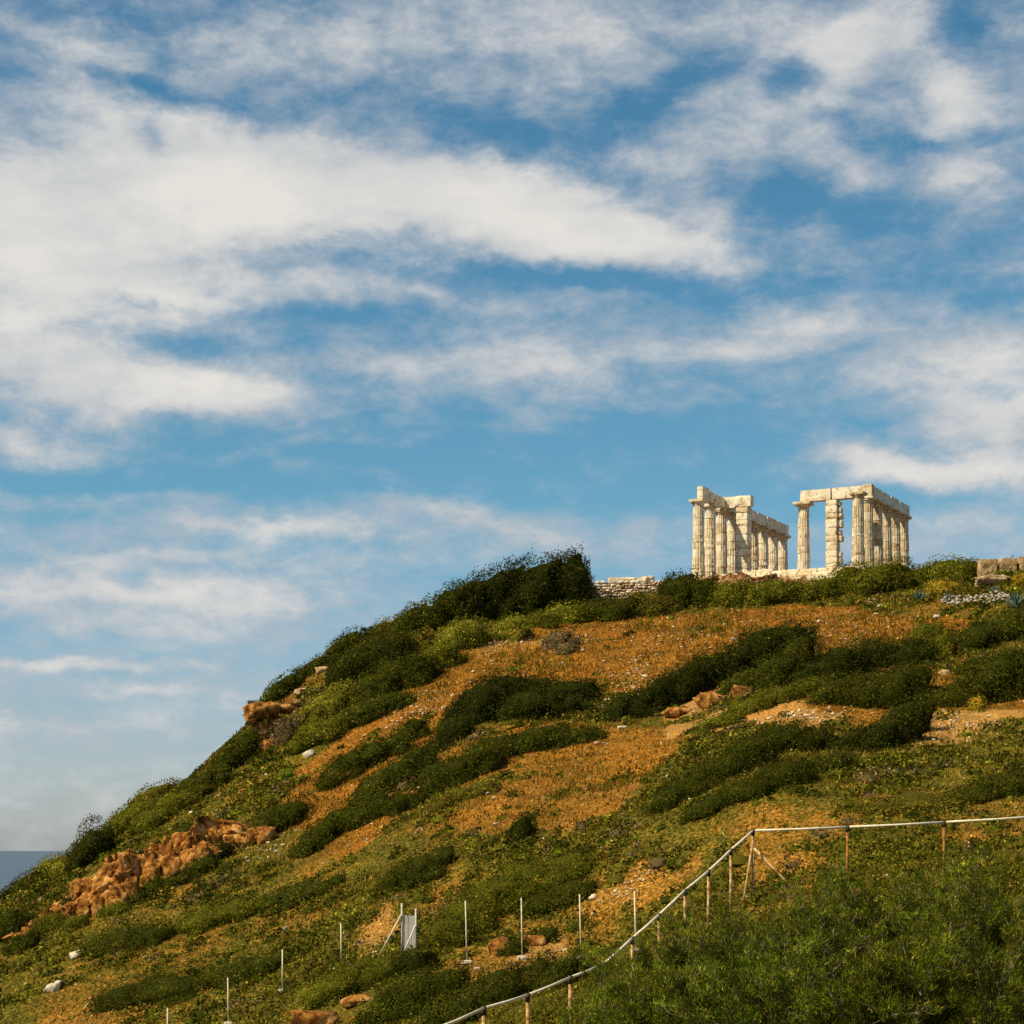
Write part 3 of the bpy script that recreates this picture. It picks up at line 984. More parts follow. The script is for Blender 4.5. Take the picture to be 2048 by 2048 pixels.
ROCKS = [
    ('boulder', 'bright white boulder on the orange slope below the crag', 'boulder', None, -12.85, 126.33, 44.07, 0.5, 0.4, 0.33, 'white_rock', 0.15, 0.3, -0.3),
    ('boulder', 'large white boulder low on the left slope', 'boulder', None, -20.83, 95.53, 33.0, 0.5, 0.4, 0.3, 'white_rock', 0.18, 0.3, -0.35),
    ('boulder', 'pale grey rock at the bottom left of the slope', 'boulder', None, -20.37, 88.96, 31.88, 0.51, 0.41, 0.31, 'white_rock', 0.25, 0.3, -0.4),
    ('boulder', 'small white stone left of the lower thin posts', 'boulder', None, -11.3, 93.04, 35.08, 0.14, 0.11, 0.13, 'white_rock', 0.15, 0.3, 0.0),
    ('boulder', 'small white stone below the first stone on the left slope', 'boulder', None, -10.13, 89.45, 34.52, 0.13, 0.11, 0.12, 'white_rock', 0.15, 0.3, 0.0),
    ('boulder', 'pale stone pair under the lone round bush', 'boulder', None, -0.75, 93.28, 39.2, 0.19, 0.15, 0.13, 'white_rock', 0.15, 0.3, 0.0),
    ('boulder', 'white stone on the golden grass below the thickets', 'boulder', None, -1.21, 98.95, 40.8, 0.17, 0.14, 0.13, 'white_rock', 0.15, 0.3, 0.0),
    ('boulder', 'white stone at the low tip of the wind shaped thicket', 'boulder', None, 5.76, 121.97, 47.19, 0.27, 0.22, 0.14, 'white_rock', 0.15, 0.3, 0.0),
    ('boulder', 'pale stones under the tip of the wind shaped thicket', 'boulder', None, 6.22, 112.59, 44.9, 0.31, 0.25, 0.15, 'white_rock', 0.25, 0.3, 0.0),
    ('boulder', 'white stone at the foot of the left agave', 'boulder', None, 28.98, 144.56, 56.08, 0.4, 0.32, 0.21, 'white_rock', 0.2, 0.3, 0.0),
    ('boulder', 'pale stone on the orange grass below the left agave', 'boulder', None, 26.52, 144.14, 55.62, 0.25, 0.2, 0.17, 'white_rock', 0.2, 0.3, 0.0),
    ('boulder', 'pale stone on the orange grass below the rubble', 'boulder', None, 28.81, 135.56, 53.84, 0.27, 0.22, 0.18, 'white_rock', 0.2, 0.3, 0.0),
    ('boulder', 'white stone high on the orange grass below the temple', 'boulder', None, 14.85, 134.1, 52.14, 0.23, 0.19, 0.15, 'white_rock', 0.2, 0.3, 0.0),
    ('boulder', 'pale stone between two dark bushes at the right', 'boulder', None, 24.81, 114.88, 48.18, 0.43, 0.34, 0.26, 'tan_rock', 0.3, 0.3, 0.0),
    ('rock_outcrop', 'orange boulder on the bare bank behind the thin posts', 'rock', None, -0.46, 76.23, 34.28, 0.53, 0.43, 0.48, 'crag', 0.4, 0.3, 0.0),
    ('rock_outcrop', 'small orange ledge right of the boulder on the bare bank', 'rock', None, 0.88, 76.93, 34.5, 0.58, 0.46, 0.29, 'crag', 0.45, 0.3, 0.0),
    ('rock_outcrop', 'orange crag under the wind shaped thicket', 'rock', None, 12.95, 113.08, 46.81, 0.65, 0.52, 0.68, 'crag', 0.45, 0.3, 0.0),
    ('rock_outcrop', 'long orange bank below the wind shaped thicket', 'rock', None, 11.17, 112.86, 46.34, 0.98, 0.79, 0.65, 'crag', 0.5, 0.3, 0.0),
    ('rock_outcrop', 'low orange ledge at the left of the orange bank', 'rock', None, 9.45, 113.22, 45.82, 0.99, 0.79, 0.42, 'crag', 0.45, 0.3, 0.0),
    ('rock_outcrop', 'broken orange rock mass at the bottom left of centre', 'rock', None, -6.91, 70.1, 31.95, 1.13, 0.57, 0.56, 'crag', 0.5, 0.3, 0.0),
    ('rock_outcrop', 'orange rock ledge above the broken rock mass', 'rock', None, -5.6, 72.44, 32.53, 0.72, 0.58, 0.27, 'crag', 0.45, 0.3, 0.0),
    ('rock_outcrop', 'tan rock at the bottom beside the first railing post', 'rock', None, -1.55, 58.67, 33.02, 0.37, 0.29, 0.34, 'tan_rock', 0.35, 0.3, 0.0),
    ('rock_outcrop', 'orange rock under the dark bottom bush', 'rock', None, -2.16, 72.59, 33.3, 0.31, 0.25, 0.25, 'crag', 0.4, 0.3, 0.0),
    ('rock_outcrop', 'small tan rock on the ridge between dark bushes', 'rock', None, -7.9, 144.37, 52.66, 0.47, 0.37, 0.25, 'tan_rock', 0.3, 0.3, 0.0),
    ('rock_outcrop', 'flat tan rock on the left ridge', 'rock', None, -14.57, 140.14, 49.12, 0.73, 0.59, 0.32, 'tan_rock', 0.35, 0.3, 0.0),
    ('rock_outcrop', 'pale rocks on the ridge step', 'rock', None, -13.65, 144.03, 50.98, 0.65, 0.52, 0.37, 'tan_rock', 0.4, 0.3, 0.0),
    ('rock_outcrop', 'tan ledge under the ruined block wall', 'rock', None, 34.84, 144.28, 57.44, 1.98, 0.59, 0.62, 'tan_rock', 0.45, 0.3, 0.0),
    ('rock_outcrop', 'pale rock on the skyline slope under the hanging bush', 'rock', None, -18.2, 127.91, 42.61, 0.8, 0.64, 0.26, 'tan_rock', 0.35, 0.3, 0.0),
    ('rock_outcrop', 'orange ledge on the left slope above the cliff', 'rock', None, -16.46, 123.32, 41.6, 0.55, 0.44, 0.21, 'crag', 0.35, 0.3, 0.0),
    ('rock_outcrop', 'small orange slab at the foot of the left slope', 'rock', None, -14.78, 85.17, 31.94, 0.42, 0.34, 0.17, 'crag', 0.35, 0.3, 0.0),
]

for i, (name, label, cat, group, x, y, z, sx_, sy_, sz_, mat, craggy, rotz, tilt) in enumerate(ROCKS):
    big = name == 'rock_outcrop'
    o = obj(name, hull_rock(name, (sx_, sy_, sz_), 20 + i, MAT[mat], 34 if big else 20, 0.11 if big else 0.04), None, (x, y, z), (0, tilt, rotz))
    tag(o, label, cat, group)

# cliffs: a broken face between a foot line and a crest line, running back into the slope behind
CLIFFS = [
    ('rock_ledge', 'broken red brown rock ledge under the front of the temple platform', 'red_rock', [(13.95, 154.28, 57.58), (14.85, 153.56, 57.44), (15.77, 153.19, 57.43), (16.67, 152.63, 57.34), (17.58, 152.27, 57.32), (18.52, 152.09, 57.33), (19.44, 151.88, 57.28), (20.47, 152.46, 57.35), (21.38, 152.15, 57.33), (22.25, 151.59, 57.26), (23.14, 151.22, 57.18)], [(14.0, 155.08, 58.66), (14.9, 154.36, 59.15), (15.82, 153.99, 59.25), (16.72, 153.43, 58.98), (17.64, 153.07, 59.12), (18.58, 152.89, 58.83), (19.5, 152.68, 58.88), (20.54, 153.26, 59.11), (21.45, 152.95, 58.84), (22.33, 152.39, 58.92), (23.22, 152.02, 58.56)], 1.2, 0.32),
]

def cliff(name, label, mat, foot, crest, seed, depth, amp, parent=None):
    foot = np.array(foot); crest = np.array(crest)
    def along(line, n):
        d = np.concatenate([[0], np.cumsum(np.linalg.norm(np.diff(line, axis=0), axis=1))])
        t = np.linspace(0, d[-1], n)
        return np.stack([np.interp(t, d, line[:, c]) for c in range(3)], 1)
    nu = max(40, int(np.linalg.norm(foot[-1] - foot[0]) / 0.11)); nv = 30
    A, B = along(foot, nu), along(crest, nu)
    u = np.arange(nu) * 0.11
    B[:, 2] += 0.35 * fbm(u / 1.1, u * 0, octaves=3, seed=seed) + 0.25 * np.round(1.2 * fbm(u / 2.3, u * 0 + 5, octaves=2, seed=seed + 1))
    rows = []
    for j in range(nv + 6):
        if j <= nv:
            t = j / nv
            p = A * (1 - t) + B * t
            uu, vv = u, np.full(nu, t * 2.2)
            ridge = 1 - np.abs(fbm(uu / 0.9, vv * 0.45, octaves=4, seed=seed + 2, gain=0.55)) * 2.4
            block = np.round(4.0 * fbm(uu / 1.1, vv * 1.6 + 3, octaves=3, seed=seed + 3)) / 3.0
            rough = fbm(uu / 0.28, vv * 3.4, octaves=3, seed=seed + 4) + 0.8 * np.round(1.5 * fbm(uu / 2.5, vv * 4.5, octaves=2, seed=seed + 11))
            hollow = np.clip(fbm(uu / 1.9, vv * 0.5 + 9, octaves=2, seed=seed + 5) - 0.22, 0, 1)
            fine = fbm(uu / 0.16, vv * 6.0, octaves=2, seed=seed + 8)
            push = amp * (0.50 * ridge + 0.60 * block + 0.55 * rough + 0.20 * fine) - 3.8 * amp * hollow
            env = math.sin(math.pi * min(1, 0.12 + t * 0.8)) ** 0.5
            p = p + np.stack([-0.25 * push * env, -push * env, 0.25 * amp * rough], 1)
            rows.append(p)
        else:
            t = (j - nv) / 5
            p = B.copy()
            p[:, 1] += depth * t; p[:, 0] += 0.1 * depth * t
            g_ = ground(p[:, 0], p[:, 1]) - 0.12
            p[:, 2] = np.where(t < 1, B[:, 2] * (1 - t) + g_ * t + 0.18 * fbm(u / 0.5, u * 0 + t * 4, octaves=3, seed=seed + 6), g_)
            rows.append(p)
    V = np.vstack(rows)
    m = len(rows)
    ii_ = np.arange(m * nu).reshape(m, nu)
    Q = np.stack([ii_[:-1, :-1].ravel(), ii_[:-1, 1:].ravel(), ii_[1:, 1:].ravel(), ii_[1:, :-1].ravel()], 1)
    o = obj(name, mesh_np(name, V, Q, MAT[mat]), parent, (0, 0, 0) if parent is None else tuple(-parent.location))
    if parent is None: tag(o, label, 'cliff')
for j, (name, label, mat, foot, crest, depth, amp) in enumerate(CLIFFS):
    cliff(name, label, mat, foot, crest, 300 + 20 * j, depth, amp)

# crags: piles of broken rocks, each rock its own piece
CRAGS = [
    ('rock_crag', 'overhanging orange crag of broken rocks on the left skyline', [(-16.73, 130.7, 47.05, 0.78, 0.71, 0.65), (-17.08, 130.4, 46.57, 0.42, 0.38, 0.46), (-15.86, 131.1, 47.34, 0.82, 0.74, 0.49), (-16.31, 131.0, 45.73, 0.72, 0.65, 0.82), (-16.89, 130.9, 44.91, 0.43, 0.38, 0.92), (-15.56, 131.3, 46.24, 0.66, 0.59, 0.75), (-15.04, 131.9, 47.33, 0.73, 0.65, 0.36), (-15.82, 130.7, 44.83, 0.72, 0.65, 0.59), (-14.56, 132.7, 47.85, 0.6, 0.54, 0.33)], None),
    ('rock_cliff', 'long broken orange limestone cliff with dark hollows on the lower left slope', [(-25.63, 103.7, 33.49, 0.39, 0.31, 0.32), (-25.79, 105.41, 33.74, 0.62, 0.49, 0.58), (-24.99, 103.56, 33.68, 0.51, 0.41, 0.38), (-24.64, 105.94, 34.31, 0.68, 0.54, 0.33), (-24.41, 105.43, 34.29, 0.38, 0.3, 0.75), (-24.06, 106.34, 34.64, 0.4, 0.32, 0.46), (-23.56, 105.01, 34.37, 0.36, 0.29, 0.39), (-23.2, 104.94, 34.87, 0.58, 0.46, 0.52), (-22.85, 105.93, 35.81, 0.61, 0.49, 0.79), (-22.15, 103.54, 34.79, 0.38, 0.3, 0.69), (-22.21, 105.2, 36.0, 0.54, 0.43, 0.55), (-21.41, 103.44, 35.0, 0.42, 0.34, 0.83), (-21.31, 103.72, 35.04, 0.55, 0.44, 0.65), (-21.01, 104.96, 36.3, 0.36, 0.29, 0.86), (-20.46, 103.58, 35.29, 0.71, 0.57, 0.87), (-20.4, 105.91, 37.2, 0.49, 0.39, 0.67), (-19.86, 104.31, 35.72, 0.44, 0.36, 1.08), (-19.74, 104.56, 35.51, 0.36, 0.28, 0.98), (-19.36, 105.15, 35.99, 0.35, 0.28, 0.76), (-19.44, 106.87, 36.92, 0.44, 0.35, 0.93), (-19.02, 105.68, 36.45, 0.72, 0.57, 1.19), (-19.19, 107.74, 37.52, 0.46, 0.37, 1.25), (-18.48, 106.05, 36.55, 0.43, 0.34, 0.74), (-18.53, 107.62, 37.58, 0.4, 0.32, 1.21), (-17.91, 106.01, 36.87, 0.73, 0.59, 0.95), (-17.9, 108.08, 38.34, 0.66, 0.53, 0.86), (-17.27, 106.01, 37.02, 0.58, 0.46, 0.79), (-17.25, 107.35, 37.9, 0.36, 0.28, 1.07), (-16.68, 106.63, 37.47, 0.71, 0.57, 0.93), (-16.54, 107.44, 37.56, 0.49, 0.39, 0.77), (-16.25, 107.82, 37.69, 0.6, 0.48, 0.63), (-16.25, 109.0, 38.39, 0.45, 0.36, 0.86), (-15.93, 108.47, 37.88, 0.39, 0.31, 0.47), (-15.78, 110.34, 38.93, 0.75, 0.6, 0.5), (-15.46, 108.86, 38.25, 0.43, 0.34, 0.63), (-15.16, 109.53, 38.59, 0.74, 0.59, 0.33), (-14.75, 108.81, 38.33, 0.53, 0.42, 0.43), (-14.48, 110.42, 38.99, 0.43, 0.34, 0.55), (-14.07, 108.87, 38.65, 0.54, 0.43, 0.72), (-13.83, 109.94, 38.86, 0.67, 0.54, 0.51), (-13.42, 108.73, 38.74, 0.58, 0.46, 0.64), (-13.3, 109.42, 38.79, 0.56, 0.45, 0.49)], ([(-25.95, 103.08, 32.8), (-24.88, 102.94, 33.09), (-24.1, 105.16, 33.65), (-22.63, 103.29, 33.93), (-21.25, 102.86, 34.21), (-19.99, 103.02, 34.57), (-19.26, 104.65, 35.22), (-18.36, 105.5, 35.77), (-17.03, 105.47, 36.25), (-16.23, 107.17, 36.92), (-15.59, 108.31, 37.44), (-14.22, 108.29, 37.8), (-12.71, 108.06, 38.12)], [(-26.4, 105.18, 33.35), (-25.31, 105.04, 34.22), (-24.51, 107.26, 35.13), (-23.03, 105.39, 35.81), (-21.49, 104.96, 37.24), (-20.73, 105.12, 37.82), (-19.86, 106.75, 37.71), (-18.8, 107.6, 38.35), (-17.45, 107.57, 39.0), (-16.91, 109.27, 39.88), (-15.84, 110.41, 39.63), (-14.46, 110.39, 39.41), (-12.92, 110.16, 38.96)])),
]

for j, (name, label, rocks, face) in enumerate(CRAGS):
    x0, y0 = rocks[0][0], rocks[0][1]
    root = empty(name, (x0, y0, g1(x0, y0)))
    tag(root, label, 'crag')
    if face:
        cliff('face', None, 'crag', face[0], face[1], 340, 2.0, 0.60, root)
    for i, (x, y, z, sx_, sy_, sz_) in enumerate(rocks):
        obj('rock', hull_rock('rock', (sx_, sy_, sz_), 900 + 60 * j + i, MAT['crag'], 40, 0.13), root, (x - x0, y - y0, z - root.location.z), (rng.uniform(-0.2, 0.2), rng.uniform(-0.2, 0.2), rng.uniform(-0.4, 0.4)))

# dry stone wall on the crest: each stone its own piece
WALL = ((5.57, 157.0), (13.65, 155.5), 57.0, 58.92, 0.35)

def stone_wall():
    (xa, ya), (xb, yb), z0, z1, taper = WALL
    L_ = math.hypot(xb - xa, yb - ya)
    rz = math.atan2(yb - ya, xb - xa)
    w = empty('dry_stone_wall', (xa, ya, z0), rz)
    tag(w, 'dry stone wall of pale rubble on the crest beside the dark thicket', 'wall')
    H = z1 - z0
    obj('wall_core', rough_box('wall_core', L_ - 0.2, 0.7, H - 0.1, MAT['wall_fill'], 77, 0.05, (16, 3, 5), 0.1), w, (L_ / 2, 0.5, 0))
    kinds = [mesh_np('stone', *(lambda vf, s: (vf[0] * (1 + 0.35 * fbm(vf[0][:, 0] * 1.3 + s, vf[0][:, 1] * 1.3, vf[0][:, 2] * 1.3, 2, s))[:, None], vf[1]))(ICO[1], 5 * i + 3), MAT['wall_stone']) for i in range(9)]
    r = random.Random(9)
    z = 0.0
    while z < H:
        h = r.uniform(0.17, 0.26)
        x = r.uniform(-0.2, 0.1)
        while x < L_:
            wd = h * r.choice((0.7, 1.0, 1.3, 1.8, 2.4))
            top = H * (1.0 - taper * max(0.0, x / L_ - 0.75) * 2) + 0.12 * math.sin(x * 2.3)
            if z < top:
                obj('stone', r.choice(kinds), w, (x + wd / 2, 0.12 + r.uniform(-0.05, 0.05) + 0.06 * (z / H), z + h / 2 + r.uniform(-0.05, 0.05)), (r.uniform(-0.3, 0.3), r.uniform(-0.2, 0.2), r.uniform(-0.4, 0.4)), (wd * 0.60, 0.24, h * r.uniform(0.48, 0.80)))
            x += wd * 0.96
        z += h * 0.9
    return w
stone_wall()
SLABS = [
    ('long flat white marble block lying on the stone wall', 9.1, 157.6, 58.96, 2.99, 1.0, 0.51, 0.05, 0.0, 'marble', 600),
    ('broken white marble block at the right end of the long flat block', 10.69, 157.2, 58.91, 0.86, 0.9, 0.63, 0.3, 0.0, 'marble', 601),
    ('small white marble lump in front of the long flat block', 9.98, 156.6, 58.79, 0.78, 0.5, 0.35, 0.2, 0.1, 'marble', 602),
    ('left tan block of the ruined wall at the top right', 35.42, 149, 58.38, 1.34, 1.0, 1.3, 0.05, 0, 'tan_rock', 603),
    ('middle tan block of the ruined wall at the top right', 36.88, 149, 58.38, 1.27, 1.0, 1.34, -0.04, 0, 'tan_rock', 604),
    ('right tan block of the ruined wall cut by the picture edge', 38.37, 149, 58.38, 1.34, 1.0, 1.45, 0.03, 0, 'tan_rock', 605),
]

for label, x, y, z, dx, dy, dz, rz, tilt, mat, seed in SLABS:
    o = obj('stone_block', rough_box('stone_block', dx, dy, dz, MAT[mat], seed, 0.08, (8, 5, 4), 0.28), None, (x, y, z), (0, tilt, rz))
    tag(o, label, 'block')

# ---------------------------------------------------------------- shrubs
def cards(c, n, size, cols, jitter=0.9, aspect=0.55, seed=0):
    """Leaf sprays: one lozenge per point, facing roughly along n."""
    r = np.random.default_rng(seed)
    m = len(c)
    n = n + r.normal(0, jitter, (m, 3)) * 0.6
    n /= np.maximum(np.linalg.norm(n, axis=1, keepdims=True), 1e-6)
    t = np.cross(n, r.normal(0, 1, (m, 3)))
    t /= np.maximum(np.linalg.norm(t, axis=1, keepdims=True), 1e-6)
    b = np.cross(n, t)
    s = (size * r.uniform(0.6, 1.35, m))[:, None]
    v = np.stack([c + t * s * 0.5, c + b * s * 0.5 * aspect, c - t * s * 0.5, c - b * s * 0.5 * aspect], 1).reshape(-1, 3)
    f = np.arange(m * 4).reshape(m, 4)
    return v, f, np.repeat(cols, 4, axis=0)

PALETTE = {   # leaf colour, spread, share of a second leaf colour, second colour
    'dark':   ((0.041, 0.044, 0.0040), 0.42, 0.15, (0.098, 0.084, 0.009)),
    'deep':   ((0.028, 0.031, 0.0036), 0.40, 0.12, (0.074, 0.066, 0.008)),
    'mid':    ((0.088, 0.087, 0.0070), 0.42, 0.16, (0.160, 0.130, 0.012)),
    'light':  ((0.145, 0.132, 0.012), 0.38, 0.15, (0.21, 0.175, 0.020)),
    'bright': ((0.110, 0.150, 0.012), 0.30, 0.25, (0.19, 0.20, 0.015)),
    'olive':  ((0.098, 0.083, 0.009), 0.42, 0.25, (0.190, 0.120, 0.018)),
    'grey':   ((0.120, 0.082, 0.032), 0.35, 0.30, (0.21, 0.145, 0.065)),
    'bare':   ((0.20, 0.145, 0.125), 0.30, 0.30, (0.30, 0.24, 0.21)),
    'yellow': ((0.32, 0.19, 0.012), 0.35, 0.62, (0.13, 0.12, 0.015)),
}
def leaf_cols(kind, m, r):
    base, sp, sh, second = PALETTE[kind]
    c = np.tile(np.array(base), (m, 1))
    c[r.random(m) < sh] = second
    lum = np.exp(np.clip(r.normal(0, sp, m), -0.9, 0.75))
    hue = r.normal(0, 0.10, (m, 3))
    return np.clip(c * lum[:, None] * (1 + hue), 0.002, 0.8)

